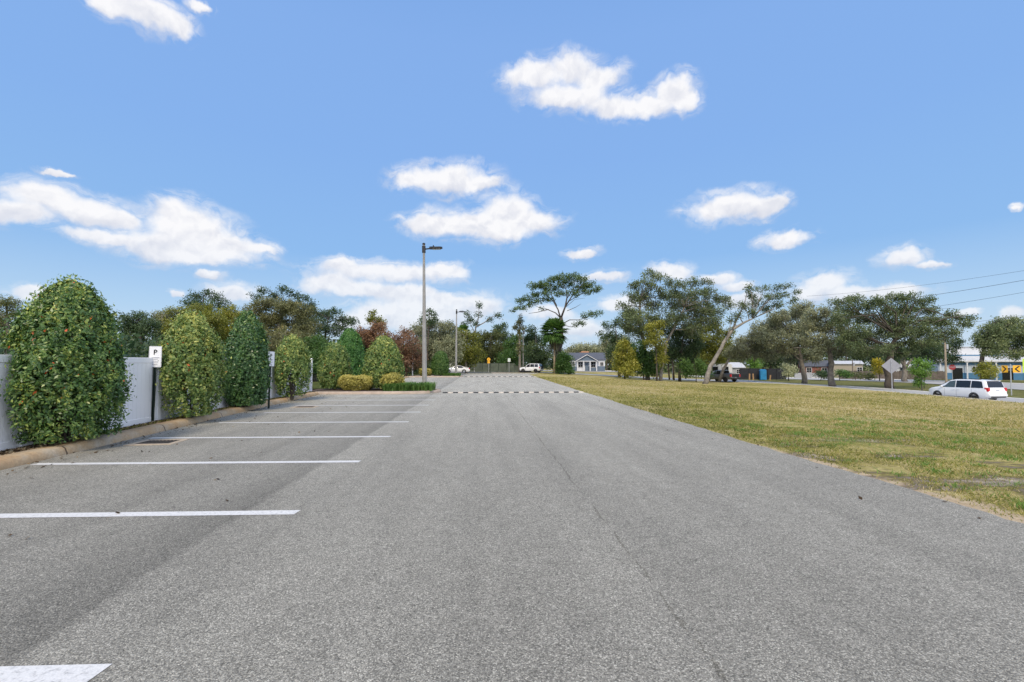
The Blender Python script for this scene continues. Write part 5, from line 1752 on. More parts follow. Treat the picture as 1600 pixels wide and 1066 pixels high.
# pale blue commercial building at the right edge
bA = G(1478, 593.5)
bl = local_house('commercial_building', 'long pale blue building with deep blue bands and white canopy at the right edge', 'building', (bA[0] + 1.5, bA[1] + 3, float(T(bA[0], bA[1])) - .05), R_(-26))
BLN = 36.0
m = MB()
m.box((BLN / 2, 6, 2.2), (BLN, 12, 4.4))
obj('wall', m, PALE_BLUE_WALL, bl, rel=False)
m = MB()
m.box((BLN / 2 + .5, 7.5, 5.6), (BLN - 1, 9, 2.6))
obj('upper_wall', m, PALE_SIDING, bl, rel=False)
m = MB()
m.box((BLN / 2, -.04, .72), (BLN + .1, .08, 1.45))
obj('wainscot', m, DEEP_BLUE, bl, rel=False)
m = MB()
m.box((BLN / 2, -.05, 3.35), (BLN + .1, .10, .35))
m.box((BLN / 2 + .5, 2.95, 5.15), (BLN - .9, .10, .34))
obj('blue_band', m, DEEP_BLUE, bl, rel=False)
m = MB()
m.box((BLN / 2 + .5, 7.5, 7.0), (BLN - .7, 9.3, .2))
m.add([(-.5, -.7, 4.0), (BLN + .5, -.7, 4.0), (BLN + .5, 3, 5.0), (-.5, 3, 5.0)] + [(-.5, -.7, 4.1), (BLN + .5, -.7, 4.1), (BLN + .5, 3, 5.1), (-.5, 3, 5.1)], [(3, 2, 1, 0), (4, 5, 6, 7), (0, 1, 5, 4), (1, 2, 6, 5), (2, 3, 7, 6), (3, 0, 4, 7)])
obj('roof', m, ROOF_PALE, bl, rel=False)
m = MB()
m.box((BLN / 2, -.78, 3.95), (BLN + 1.2, .12, .30))
obj('canopy', m, TRIM_WHITE, bl, rel=False)
for x in (.2, 4.6, 9.2, 14, 20, 26):
    m = MB()
    m.tube([(x, -.6, 0), (x, -.6, 3.8)], .13, 8)
    m.box((x, -.6, 3.72), (.6, .3, .12))
    obj('canopy_post', m, TRIM_WHITE, bl, rel=False)
for x in (3.2, 11.2, 17.5):
    m = MB()
    m.box((x, -.10, 1.25), (1.7, .06, 2.5))
    obj('door', m, GLASS, bl, rel=False)
for x in (6.2, 8.0, 14.2):
    pane_window(bl, x, -.05, 2.25, 1.0, 1.0)


def shed(name, label, cat, px, py, d, w, dp, h, hr, yaw, wall, roofm, win=()):
    p = at(px, py, d)
    t = local_house(name, label, cat, (p[0], p[1], float(T(p[0], p[1]))), yaw)
    m = MB()
    m.box((0, dp / 2, h / 2), (w, dp, h))
    for s in (-1, 1):
        m.prism([(-dp / 2, h), (dp / 2, h), (0, hr)], .05, origin=(s * (w / 2 - (.0 if s > 0 else -.05)), dp / 2, 0), ux=(0, 1, 0), uy=(0, 0, 1), nrm=(1, 0, 0))
    obj('wall', m, wall, t, rel=False)
    m = MB()
    gable_roof(m, -w / 2, w / 2, 0, dp, h, hr)
    obj('roof', m, roofm, t, rel=False)
    for (x, z_, ww, hh) in win:
        pane_window(t, x, 0, z_, ww, hh)
    return t


shed('brick_house', 'red brick house with dark roof glimpsed between the two verge oak trunks', 'house', 1278, 585, 124, 8, 6, 2.7, 4.2, R_(-30), BRICK_RED, SHINGLE, [(-2, 1.6, 1.1, 1.2), (1.5, 1.6, 1.1, 1.2)])
shed('tan_building', 'plain tan stucco building with pale roof right of the second verge oak trunk', 'building', 1324, 585, 118, 6.5, 6, 3.3, 4.0, R_(-32), TAN_STUCCO, ROOF_PALE, [(2.6, 1.9, 1.0, 1.0)])
shed('white_house', 'low white house with pale roof partly hidden by the small yellow tree', 'house', 1402, 585, 124, 5.5, 6, 2.5, 4.0, R_(-35), PALE_SIDING, ROOF_PALE, [(-2.4, 1.6, 1.2, 1.1), (1.2, 1.6, 1.2, 1.1)])
shed('white_shed', 'small white sided shed with pale gabled roof beside the black enclosure', 'shed', 1153, 588, 101, 2.6, 5.5, 2.5, 3.5, R_(-14), GREY_SIDING, ROOF_PALE, [(.1, 1.6, .7, .8)])

# white camper trailer behind the leaning trunk
p = at(1128, 590, 96)
t = thing('camper_trailer', (p[0], p[1], float(T(p[0], p[1]))), 'white camper trailer with dark window behind the pickup truck', 'trailer', None, R_(-12))
m = MB()
m.prism([(-2.1, .55), (2.1, .55), (2.1, 2.95), (1.8, 3.15), (-1.5, 3.15), (-2.1, 2.5)], 2.3, origin=(0, 0, 0))
obj('body', m, TRIM_WHITE, t, rel=False)
for x, w in ((-1.3, .9), (.9, .7)):
    pane_window(t, x, 0, 2.1, w, .75, TRIM, GLASS, (0, 0))
m = MB()
m.box((0, -.015, 1.2), (4.1, .03, .16))
obj('stripe', m, GREY_PRINT, t, rel=False)
m = MB()
m.box((.25, -.02, 1.65), (.6, .04, 1.8))
obj('door', m, GREY_SIDING, t, rel=False)
for x in (-.3, .55):
    m = MB()
    m.tube([(x, .02, .34), (x, .25, .34)], .34, 16)
    obj('wheel', m, TYRE, t, rel=False)
m = MB()
m.tube([(2.1, 1.1, .5), (3.2, 1.1, .45)], .06, 6)
obj('tow_bar', m, DARK_METAL, t, rel=False)

# black screened enclosure, cabin, timbers
eA, eB = at(1156, 590, 94), at(1228, 590, 94)
t = thing('screened_fence', (eA[0], eA[1], float(T(eA[0], eA[1]))), 'black screened enclosure fence across the verge behind the blue cabin', 'fence')
npan = 5
for k in range(npan + 1):
    q = eA + (eB - eA) * k / npan
    z = float(T(q[0], q[1]))
    m = MB()
    m.tube([(q[0], q[1], z - .1), (q[0], q[1], z + 2.35)], .05, 8)
    obj('post', m, DARK_METAL, t)
    if k < npan:
        q2 = eA + (eB - eA) * (k + 1) / npan
        ang = math.atan2(q2[1] - q[1], q2[0] - q[0])
        ln = math.hypot(q2[0] - q[0], q2[1] - q[1]) - .12
        m = MB()
        m.box(((q[0] + q2[0]) / 2, (q[1] + q2[1]) / 2, z + 1.2), (ln, .04, 2.2), ang)
        m.box(((q[0] + q2[0]) / 2, (q[1] + q2[1]) / 2, z + 2.32), (ln, .06, .05), ang)
        obj('screen_panel', m, SCREEN, t)
p = at(1192, 591, 92.5)
t = thing('portable_cabin', (p[0], p[1], float(T(p[0], p[1]))), 'upright blue portable cabin in front of the black enclosure', 'portable toilet', None, R_(-20))
m = MB()
m.box((0, 0, 1.0), (1.12, 1.12, 1.95), bev=.04)
obj('body', m, PORTA, t, rel=False)
m = MB()
m.add([(-.6, -.6, 1.98), (.6, -.6, 1.98), (.6, .6, 1.98), (-.6, .6, 1.98), (-.35, -.35, 2.16), (.35, -.35, 2.16), (.35, .35, 2.16), (-.35, .35, 2.16)], [(3, 2, 1, 0), (0, 1, 5, 4), (1, 2, 6, 5), (2, 3, 7, 6), (3, 0, 4, 7), (4, 5, 6, 7)])
obj('roof', m, PORTA, t, rel=False)
m = MB()
m.box((.02, -.575, 1.0), (.78, .03, 1.78), bev=.01)
d_ = obj('door', m, PORTA, t, rel=False)
m = MB()
m.box((.32, -.60, 1.0), (.05, .03, .18))
obj('handle', m, DARK_METAL, d_, rel=False)
for k, (px, lab, lean) in enumerate([(1171, 'left upright of the two raw timber boards left of the blue cabin', .03), (1177, 'right upright of the two raw timber boards left of the blue cabin', -.02), (1203, 'stubby raw timber board leaning right of the blue cabin', .12)]):
    p = at(px, 590, 92.8)
    t = thing('timber_board', (p[0], p[1], float(T(p[0], p[1]))), lab, 'timber board', 'timber boards against the black enclosure', R_(-18))
    m = MB()
    m.box((0, 0, .62 if k < 2 else .5), (.26, .05, 1.35 if k < 2 else 1.05))
    m.box((0, -.035, .9 if k < 2 else .7), (.26, .02, .08))
    b_ = obj('board', m, WOOD, t, rel=False)
    b_.rotation_euler = (0, lean, 0)


def run_fence(name, label, a, b, n, h, mat, postm, gap=.02, plank=0):
    t = thing(name, (a[0], a[1], float(T(a[0], a[1]))), label, 'fence')
    for k in range(n + 1):
        q = a + (b - a) * k / n
        z = float(T(q[0], q[1]))
        m = MB()
        m.box((q[0], q[1], z + h / 2), (.14, .14, h + .12))
        obj('post', m, postm, t)
        if k < n:
            q2 = a + (b - a) * (k + 1) / n
            z2 = float(T((q[0] + q2[0]) / 2, (q[1] + q2[1]) / 2))
            ang = math.atan2(q2[1] - q[1], q2[0] - q[0])
            ln = math.hypot(q2[0] - q[0], q2[1] - q[1]) - .15
            m = MB()
            mx, my = (q[0] + q2[0]) / 2, (q[1] + q2[1]) / 2
            if plank:
                g2 = random.Random(k)
                cnt = max(2, int(ln / plank))
                for i in range(cnt):
                    u = (-.5 + (i + .5) / cnt) * ln
                    hh = h * g2.uniform(.93, 1.02)
                    m.box((mx + u * math.cos(ang), my + u * math.sin(ang), z2 + hh / 2), (ln / cnt - .015, .03, hh), ang)
            else:
                m.box((mx, my, z2 + h / 2), (ln, .08, h), ang)
            obj('panel', m, mat, t)
    return t


run_fence('wood_fence', 'weathered grey-brown wooden fence along the far sidewalk right of the tan building', at(1312, 586, 99), at(1478, 588, 97), 14, 1.8, WOOD_OLD, WOOD_OLD, plank=.22)
run_fence('block_wall', 'pale grey wall behind the verge oaks right of the black enclosure', at(1242, 588, 106), at(1292, 588, 106), 4, 1.2, GREY_SIDING, GREY_SIDING)
run_fence('block_wall', 'pale olive wall behind the white sedan', at(672, 583, 96), at(716, 583, 96), 4, 2.35, WALL_GREY, WALL_GREY)

# chain-link enclosure with green privacy mesh at the end of the drive
cA, cB = at(716, 583, 94), at(830, 583, 93)
t = thing('chain_link_fence', (cA[0], cA[1], 0), 'low chain-link fence with dark green mesh at the end of the drive', 'fence')
nn = 9
for k in range(nn + 1):
    q = cA + (cB - cA) * k / nn
    z = float(T(q[0], q[1]))
    tall = 2.25 if k == 2 else 1.85
    m = MB()
    m.tube([(q[0], q[1], z - .1), (q[0], q[1], z + tall)], .09 if k == 2 else .04, 8)
    obj('post', m, GREEN_METAL if k != 2 else CONCRETE, t)
    if k < nn:
        q2 = cA + (cB - cA) * (k + 1) / nn
        hh = 1.75 if k < 7 else 1.2
        m = MB()
        m.box(((q[0] + q2[0]) / 2, (q[1] + q2[1]) / 2, z + .05 + hh / 2), (np.linalg.norm(q2 - q) - .1, .02, hh), math.atan2(q2[1] - q[1], q2[0] - q[0]))
        obj('mesh_panel', m, KHAKI_SCREEN, t)
        m = MB()
        m.tube([(q[0], q[1], z + hh + .09), (q2[0], q2[1], z + hh + .09)], .03, 6)
        obj('rail', m, GREEN_METAL, t)


# ------------------------------------------------------------------ road signs
def diamond(w):
    h = w / math.sqrt(2)
    return [(0, -h), (h, 0), (0, h), (-h, 0)]


p = G(1394, 611)
sD = FPX / depth(p)
t = thing('diamond_sign', (p[0], p[1], p[2]), 'bare aluminium back of a diamond road sign on a post at the lawn edge', 'sign', None, R_(-30))
hd = (HOR - 571.8) / sD + 1.7 - p[2]
m = MB()
m.prism(diamond(25 / sD / math.sqrt(2)), .004, origin=(0, .03, hd), nrm=(0, -1, 0))
obj('sign_plate', m, SIGN_BACK, t, rel=False)
m = MB()
m.box((0, -.01, (hd + .7) / 2 - .05), (.075, .03, hd + .75))
m.box((-.03, -.03, (hd + .7) / 2 - .05), (.015, .04, hd + .75))
m.box((.03, -.03, (hd + .7) / 2 - .05), (.015, .04, hd + .75))
obj('post', m, GALV, t, rel=False)
for zz in (-.3, .3):
    m = MB()
    m.tube([(0, -.03, hd + zz), (0, .04, hd + zz)], .018, 8)
    obj('bolt', m, DARK_METAL, t, rel=False)

p = G(1580.5, 617.5)
sC = FPX / depth(p)
zc = (HOR - 576.7) / sC + 1.7 - p[2]
t = thing('chevron_sign', (p[0], p[1], p[2]), 'pair of yellow and black chevron curve signs on one post right of the minivan', 'sign', None, R_(-40))
m = MB()
m.tube([(0, 0, -.1), (0, 0, zc + .5)], .05, 8)
obj('post', m, GALV, t, rel=False)
for side, yaw, wd, cx, flip in ((-1, R_(-40), .52, -.44, 1), (1, R_(14), .62, .44, -1)):
    ux = (math.cos(yaw), math.sin(yaw), 0)
    nr = (math.sin(yaw), -math.cos(yaw), 0)
    h = .76 if side > 0 else .74
    o = np.array([cx, -.07, zc])
    out = []
    for ax, ay, a0 in ((wd / 2 - .05, h / 2 - .05, 0), (-wd / 2 + .05, h / 2 - .05, 90), (-wd / 2 + .05, -h / 2 + .05, 180), (wd / 2 - .05, -h / 2 + .05, 270)):
        for k in range(4):
            a = R_(a0 + 30 * k)
            out.append((ax + .05 * math.cos(a), ay + .05 * math.sin(a)))
    m = MB()
    m.prism(out, .006, origin=o, ux=ux, nrm=nr)
    f = obj('sign_face', m, SIGN_YELLOW, t, rel=False)
    wv, tk = wd * .30, wd * .27
    a = flip
    m = MB()
    o2 = o + np.array(nr) * .004
    up = [(-a * wv - a * tk / 2, .30), (-a * wv + a * tk / 2, .30), (a * wv * .6 + a * tk / 2, 0), (-a * wv + a * tk / 2, -.30), (-a * wv - a * tk / 2, -.30), (a * wv * .6 - a * tk / 2, 0)]
    poly1 = [up[0], up[1], up[2], up[5]]
    poly2 = [up[5], up[2], up[3], up[4]]
    m.prism(poly1, .003, origin=o2, ux=ux, nrm=nr)
    m.prism(poly2, .003, origin=o2 + np.array(nr) * .0005, ux=ux, nrm=nr)
    obj('chevron', m, BLACK, f, rel=False)
m = MB()
m.box((0, -.02, zc + .12), (.9, .03, .04))
m.box((0, -.02, zc - .12), (.9, .03, .04))
obj('bracket', m, GALV, t, rel=False)

p = at(1488.5, 595, 84)
zt_ = float(T(p[0], p[1]))
t = thing('stop_sign', (p[0], p[1], zt_), 'red octagonal stop sign in front of the pale blue building', 'sign', None, R_(-44))
m = MB()
m.tube([(0, 0, -.1), (0, 0, 2.9)], .04, 8)
obj('post', m, GALV, t, rel=False)
zz = (HOR - 574) / (FPX / 84) + 1.7 - zt_
m = MB()
m.prism([(.50 * math.cos(R_(22.5 + 45 * k)), .50 * math.sin(R_(22.5 + 45 * k))) for k in range(8)], .006, origin=(0, -.05, zz))
f = obj('sign_face', m, SIGN_RED, t, rel=False)
text_mesh('lettering', 'STOP', .34, SIGN_WHITE, f, (0, -.054, zz))

p = at(1606, 604, 62)
zt_ = float(T(p[0], p[1]))
t = thing('lime_sign', (p[0], p[1], zt_), 'fluorescent lime road sign cut off by the right frame edge', 'sign', None, R_(-44))
m = MB()
m.tube([(.1, 0, -.1), (.1, 0, 3.4)], .04, 8)
obj('post', m, GALV, t, rel=False)
m = MB()
m.prism([(-.4, -.9), (.5, -.9), (.5, 1.0), (-.4, 1.0)], .006, origin=(0, -.05, (HOR - 572) / (FPX / 62) + 1.7 - zt_))
obj('sign_face', m, SIGN_LIME, t, rel=False)

p = at(763.5, 582, 90)
t = thing('warning_sign', (p[0], p[1], .0), 'small yellow warning sign with black symbol and plaque before the mesh fence', 'sign')
m = MB()
m.tube([(0, 0, -.1), (0, 0, 2.95)], .035, 8)
obj('post', m, GALV, t, rel=False)
m = MB()
m.prism(diamond(.50), .005, origin=(0, -.04, 2.62))
m.prism([(.33 * math.cos(a), .33 * math.sin(a)) for a in np.linspace(0, 6.283, 20, endpoint=False)], .004, origin=(0, -.043, 2.62))
f = obj('sign_face', m, SIGN_YELLOW, t, rel=False)
m = MB()
m.tube([(-.1, -.052, 2.52), (.0, -.052, 2.55), (.05, -.052, 2.66), (0, -.052, 2.74), (-.08, -.052, 2.70)], .03, 4)
obj('symbol', m, BLACK, f, rel=False)
m = MB()
m.prism([(-.24, -.2), (.24, -.2), (.24, .2), (-.24, .2)], .005, origin=(0, -.04, 2.05))
obj('plaque', m, SIGN_YELLOW, t, rel=False)
p = at(795.5, 582, 91)
t = thing('white_sign', (p[0], p[1], float(T(p[0], p[1]))), 'small pale green and white sign on a thin post right of the yellow warning sign', 'sign')
m = MB()
m.tube([(0, 0, -.1), (0, 0, 2.9)], .03, 8)
obj('post', m, GALV, t, rel=False)
m = MB()
m.prism([(-.26, -.32), (.26, -.32), (.26, .32), (-.26, .32)], .005, origin=(0, -.04, 2.5))
f = obj('sign_face', m, SIGN_WHITE, t, rel=False)
m = MB()
m.prism([(-.2, -.12), (.2, -.12), (.2, .16), (-.2, .16)], .002, origin=(0, -.045, 2.5))
obj('print', m, simple('pale_green_print', (.45, .62, .52), .5), f, rel=False)


# ------------------------------------------------------------------ poles and wires
def util_pole(px, d, toppx, label, r=.14, arm=True, mat=POLE_WOOD):
    b = at(px, HOR, d)
    z = float(T(b[0], b[1]))
    h = (HOR - toppx) / (FPX / d) + 1.7 - z
    t = thing('utility_pole', (b[0], b[1], z), label, 'utility pole')
    m = MB()
    m.tube([(0, 0, -.2), (0, 0, h)], [r, r * .75], 10)
    obj('pole', m, mat, t, rel=False)
    if arm:
        m = MB()
        m.box((0, -.12, h - .5), (1.6, .09, .11), R_(-30))
        obj('crossarm', m, mat, t, rel=False)
    m = MB()
    m.tube([(.22, -.1, h - 1.6), (.22, -.1, h - .9)], .16, 10)
    obj('transformer', m, GALV, t, rel=False)
    return t


util_pole(1477.5, 70, 529, 'short wooden utility pole rising behind the white minivan roof', .15, arm=False)
util_pole(817.5, 94, 510, 'slim pale utility pole left of the boxy white utility vehicle', .13, mat=CONCRETE, arm=False)
util_pole(1332, 96, 560, 'thin service pole in front of the tan building', .10, arm=False, mat=WOOD_OLD)


def wire(a, b, sag, r, mat, label):
    n = 24
    P = []
    for k in range(n + 1):
        u = k / n
        p = a + (b - a) * u
        p = p - np.array([0, 0, sag * 4 * u * (1 - u)])
        P.append(p)
    m = MB()
    m.tube(P, r, 5)
    o = obj('overhead_wire', m, mat)
    return tag(o, label, 'power line', 'overhead wires above the verge oaks')


E0, E1 = 54.0, 78.0
for (yr, yl, r, mt, lab) in ((413, 463, .016, WIRE, 'topmost black overhead wire above the verge oaks'), (427, 484, .024, WIRE, 'second black overhead wire from the top, the boldest one'), (446, 502, .018, WIRE, 'third overhead wire down, skimming the top of the biggest oak'),
                             (484, 527, .02, WIRE_PALE, 'fourth wire down, pale cable low across the biggest oak crown')):
    wire(at(1660, yr, E0), at(1260, yl, E1), .5, r, mt, lab)

# white post in the clump and little litter stones on the lawn edge
p = at(1051, 588, 76)
t = thing('white_post', (p[0], p[1], float(T(p[0], p[1]))), 'slim white post glimpsed inside the roadside clump', 'post')
m = MB()
m.tube([(0, 0, -.1), (0, 0, 2.8)], .07, 8)
obj('post', m, TRIM_WHITE, t, rel=False)
m = MB()
m.tube([(0, 0, 2.8), (0, 0, 2.88)], [.1, .03], 8)
obj('cap', m, TRIM_WHITE, t, rel=False)
for px, py, lab in ((1044, 593, 'low pile of white sand at the foot of the roadside clump'),):
    q = G(px, py)
    m = MB()
    ring = [(q[0] + 1.0 * math.cos(a) * (1 + .2 * math.sin(3 * a)), q[1] + .7 * math.sin(a), q[2] - .03) for a in np.linspace(0, 6.283, 18, endpoint=False)]
    ring2 = [(q[0] + .5 * math.cos(a), q[1] + .35 * math.sin(a), q[2] + .12 + .03 * math.sin(5 * a)) for a in np.linspace(0, 6.283, 18, endpoint=False)]
    m.add(ring + ring2, [(i, (i + 1) % 18, 18 + (i + 1) % 18, 18 + i) for i in range(18)] + [tuple(range(18, 36))])
    tag(obj('sand_pile', m, simple('white_sand', (.60, .57, .52), .9, var=.1, scale=5)), lab, 'sand pile')

# ------------------------------------------------------------------ lawn blades
g = np.random.default_rng(21)
n = 210000
d = np.exp(g.uniform(math.log(4.6), math.log(62), n))
az = g.uniform(R_(3), R_(58), n)
x, y = d * np.sin(az), d * np.cos(az)
ex = edge_x(y)
patch = np.sin(x * 1.1 + 2 * np.sin(y * .6)) * np.sin(y * 1.3 + 1.5 * np.sin(x * .8)) + .6 * np.sin(x * 2.7 - y * 1.9)
near = 1 - sm((y - 7) / 7)
kerbx = np.interp(y, Dn[:, 1][:70], Dn[:, 0][:70])
ok = (x > ex + .02 + .55 * near * g.random(n)) & (x < kerbx - .1) & (y < 76) & (patch > -.55 - g.random(n) * .6 - (1 - near) * 2)
x, y, d, patch = x[ok], y[ok], d[ok], patch[ok]
n = len(x)
sc = (d / 6) ** .62
h = .026 * sc * (.5 + g.random(n))
w = .0055 * sc
a = g.random(n) * 6.283
b = np.c_[x, y, T(x, y) + berm(x, y) - .028]
sd = np.c_[np.cos(a), np.sin(a), np.zeros(n)] * w[:, None]
tip = b + np.c_[g.normal(size=(n, 2)) * (h * .8)[:, None], h]
big = np.sin(x * .23 + 1.2 * np.sin(y * .17)) * np.sin(y * .21 + .8) + .5 * np.sin(x * .5 - y * .31)
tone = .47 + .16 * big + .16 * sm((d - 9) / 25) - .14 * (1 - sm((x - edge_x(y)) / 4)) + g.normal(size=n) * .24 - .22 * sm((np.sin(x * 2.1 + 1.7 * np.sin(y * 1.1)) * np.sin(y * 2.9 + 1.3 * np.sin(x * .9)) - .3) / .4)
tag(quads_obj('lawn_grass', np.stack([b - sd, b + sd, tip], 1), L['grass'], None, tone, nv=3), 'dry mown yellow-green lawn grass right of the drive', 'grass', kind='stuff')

# greener weed tufts in the worn near corner
nt_ = 420
tx_ = g.uniform(6.2, 17, nt_)
ty_ = g.uniform(3.6, 15, nt_)
okk = tx_ > edge_x(ty_) + .45
tx_, ty_ = tx_[okk], ty_[okk]
n = len(tx_) * 46
ti = np.repeat(np.arange(len(tx_)), 46)
sz_ = g.uniform(.6, 1.5, len(tx_))[ti]
bx = tx_[ti] + g.normal(size=n) * .10 * sz_
by = ty_[ti] + g.normal(size=n) * .08 * sz_
b = np.c_[bx, by, T(bx, by) - .028]
a = g.random(n) * 6.283
sd = np.c_[np.cos(a), np.sin(a), np.zeros(n)] * .007
tip = b + np.c_[g.normal(size=(n, 2)) * .05, .03 + .05 * g.random(n) * sz_]
tag(quads_obj('lawn_weeds', np.stack([b - sd, b + sd, tip], 1), L['vivid'], None, .1 + .55 * g.random(n), nv=3), 'green weed tufts in the worn corner of the lawn', 'grass', kind='stuff')

# ================================================================== SKY, SUN, CAMERA
SUN_EL, SUN_AZ = R_(48), R_(-172)          # azimuth from +Y towards +X: the sun stands behind the camera, a little left
sun = bpy.data.lights.new('sun', 'SUN')
sun.energy = 2.0
sun.angle = R_(14)
sun.color = (1.0, .85, .62)
so = bpy.data.objects.new('sun', sun)
link(so)
sdv = Vector((math.sin(SUN_AZ) * math.cos(SUN_EL), math.cos(SUN_AZ) * math.cos(SUN_EL), math.sin(SUN_EL)))
so.rotation_euler = sdv.to_track_quat('Z', 'Y').to_euler()

world = bpy.data.worlds.new('World')
scene.world = world
world.use_nodes = True
nt = world.node_tree
bg = nt.nodes['Background']
sky = nd(nt, 'ShaderNodeTexSky')
sky.sky_type = 'NISHITA'
sky.sun_disc = False
sky.sun_elevation = SUN_EL
sky.sun_rotation = SUN_AZ
sky.air_density = 1.0
sky.dust_density = .6
sky.ozone_density = 1.5
tc = nd(nt, 'ShaderNodeTexCoord')
dirv = tc.outputs['Generated']
xyz = nd(nt, 'ShaderNodeSeparateXYZ')
nt.links.new(dirv, xyz.inputs[0])
azn = math_n(nt, 'ARCTAN2', xyz.outputs[0], xyz.outputs[1])
eln = math_n(nt, 'ARCSINE', xyz.outputs[2])
cmb = nd(nt, 'ShaderNodeCombineXYZ')
nt.links.new(azn, cmb.inputs[0])
nt.links.new(eln, cmb.inputs[1])
uv = cmb.outputs[0]


def vmath(op, a, b=None):
    v = nt.nodes.new('ShaderNodeVectorMath')
    v.operation = op
    for i, q in enumerate((a, b)):
        if q is None:
            continue
        if isinstance(q, tuple):
            v.inputs[i].default_value = q
        else:
            nt.links.new(q, v.inputs[i])
    return v.outputs['Value'] if op == 'DOT_PRODUCT' else v.outputs['Vector']


wn1 = noise(nt, 9, 5, .6, uv)
wn2 = noise(nt, 34, 5, .62, uv)
off1 = vmath('MULTIPLY', vmath('SUBTRACT', wn1.outputs['Color'], (.5, .5, .5)), (.075, .055, 0))
off2 = vmath('MULTIPLY', vmath('SUBTRACT', wn2.outputs['Color'], (.5, .5, .5)), (.018, .014, 0))
wuv = vmath('ADD', vmath('ADD', uv, off1), off2)
PUFFS = [(225, 22, 75, 26), (272, 36, 34, 24), (170, 12, 42, 20), (312, 8, 24, 12),
         (895, 105, 42, 26), (938, 122, 38, 22), (835, 120, 52, 20), (878, 150, 60, 20), (960, 164, 50, 18), (1015, 168, 50, 18), (1055, 140, 30, 26), (1072, 158, 22, 20), (905, 150, 50, 22),
         (700, 278, 66, 23), (655, 283, 40, 15), (750, 287, 36, 12),
         (795, 330, 46, 28), (745, 350, 88, 26), (680, 350, 52, 18), (835, 343, 44, 20), (770, 360, 70, 18),
         (60, 308, 66, 26), (135, 333, 70, 26), (25, 335, 60, 22), (185, 345, 34, 16),
         (280, 332, 48, 30), (298, 358, 80, 36), (262, 385, 80, 26), (350, 382, 66, 22), (165, 374, 74, 12), (320, 398, 90, 16), (410, 388, 24, 8),
         (1130, 324, 66, 22), (1178, 327, 44, 16), (1208, 318, 20, 14), (1230, 370, 44, 14), (1403, 402, 36, 15), (1445, 410, 26, 6), (910, 394, 26, 8),
         (540, 414, 38, 14), (600, 428, 110, 18), (690, 424, 50, 12), (515, 443, 46, 16), (570, 455, 64, 14), (640, 462, 50, 16),
         (655, 492, 95, 30), (752, 480, 40, 22), (590, 495, 55, 20), (700, 470, 40, 12), (545, 505, 30, 14), (330, 430, 20, 8), (362, 458, 44, 14), (275, 458, 14, 6),
         (940, 433, 34, 9), (1050, 428, 36, 16), (1120, 434, 26, 10), (1148, 446, 30, 9), (1290, 440, 42, 18), (1265, 455, 36, 14), (1325, 456, 44, 12), (1395, 452, 50, 11),
         (1500, 487, 26, 8), (1592, 323, 12, 7), (45, 462, 36, 12), (900, 512, 46, 18), (1580, 492, 30, 12), (970, 478, 40, 12), (860, 490, 40, 12), (1160, 470, 40, 14), (90, 272, 30, 5)]


def azel(px, py):
    r = ray(px, py)
    return math.atan2(r[0], r[1]), math.atan2(r[2], math.hypot(r[0], r[1]))


acc = None
KB = 3.6
for (px, py, rx, ry) in PUFFS:
    a0, e0 = azel(px, py)
    aL, _ = azel(px - rx, py)
    aR, _ = azel(px + rx, py)
    _, eT = azel(px, py - ry)
    _, eB = azel(px, py + ry)
    ra, re = (aR - aL) / 2, (eT - eB) / 2
    v = vmath('MULTIPLY', vmath('SUBTRACT', wuv, (a0, e0, -1)), (1 / ra, 1 / re, 1))
    w_ = math_n(nt, 'EXPONENT', math_n(nt, 'MULTIPLY', vmath('DOT_PRODUCT', v, v), -KB))
    wv_ = nd(nt, 'ShaderNodeCombineXYZ')
    for k_ in range(3):
        nt.links.new(w_, wv_.inputs[k_])
    ma = nd(nt, 'ShaderNodeVectorMath', operation='MULTIPLY_ADD')
    nt.links.new(v, ma.inputs[0])
    nt.links.new(wv_.outputs[0], ma.inputs[1])
    if acc is not None:
        nt.links.new(acc, ma.inputs[2])
    acc = ma.outputs['Vector']
sa = nd(nt, 'ShaderNodeSeparateXYZ')
nt.links.new(acc, sa.inputs[0])
accz = math_n(nt, 'MAXIMUM', sa.outputs[2], 1e-30)
hgt = math_n(nt, 'DIVIDE', sa.outputs[1], accz)
dens = math_n(nt, 'MULTIPLY_ADD', math_n(nt, 'LOGARITHM', accz, math.e), -1 / KB, -1.0)
# bright cloud deck added beside and behind the camera, unseen, as soft fill light
rest = noise(nt, 2.6, 7, .6, dirv, .2)
bh = nd(nt, 'ShaderNodeMapRange', clamp=True, interpolation_type='SMOOTHSTEP')
for k, q in zip(('From Min', 'From Max', 'To Min', 'To Max'), (.97, 1.3, 0, 1)):
    bh.inputs[k].default_value = q
nt.links.new(math_n(nt, 'ABSOLUTE', azn), bh.inputs['Value'])
rd = math_n(nt, 'MULTIPLY', math_n(nt, 'SUBTRACT', rest.outputs['Fac'], .40, clamp=True), math_n(nt, 'MULTIPLY', bh.outputs[0], 6))
fn = noise(nt, 30, 7, .55, uv)
inner = math_n(nt, 'SUBTRACT', 1.05, dens)
inner = math_n(nt, 'ADD', inner, math_n(nt, 'MULTIPLY_ADD', fn.outputs['Fac'], .95, -.47))
alpha = nd(nt, 'ShaderNodeMapRange', interpolation_type='SMOOTHSTEP')
alpha.inputs['From Min'].default_value = -.22
alpha.inputs['From Max'].default_value = .85
nt.links.new(inner, alpha.inputs['Value'])
wm = nd(nt, 'ShaderNodeMapping')
wm.inputs['Scale'].default_value = (1, 2.2, 1)
nt.links.new(wuv, wm.inputs['Vector'])
wn = noise(nt, 13, 7, .62, wm.outputs[0], .8)
wa = nd(nt, 'ShaderNodeMapRange', interpolation_type='SMOOTHSTEP')
wa.inputs['From Min'].default_value = -1.5
wa.inputs['From Max'].default_value = .35
nt.links.new(inner, wa.inputs['Value'])
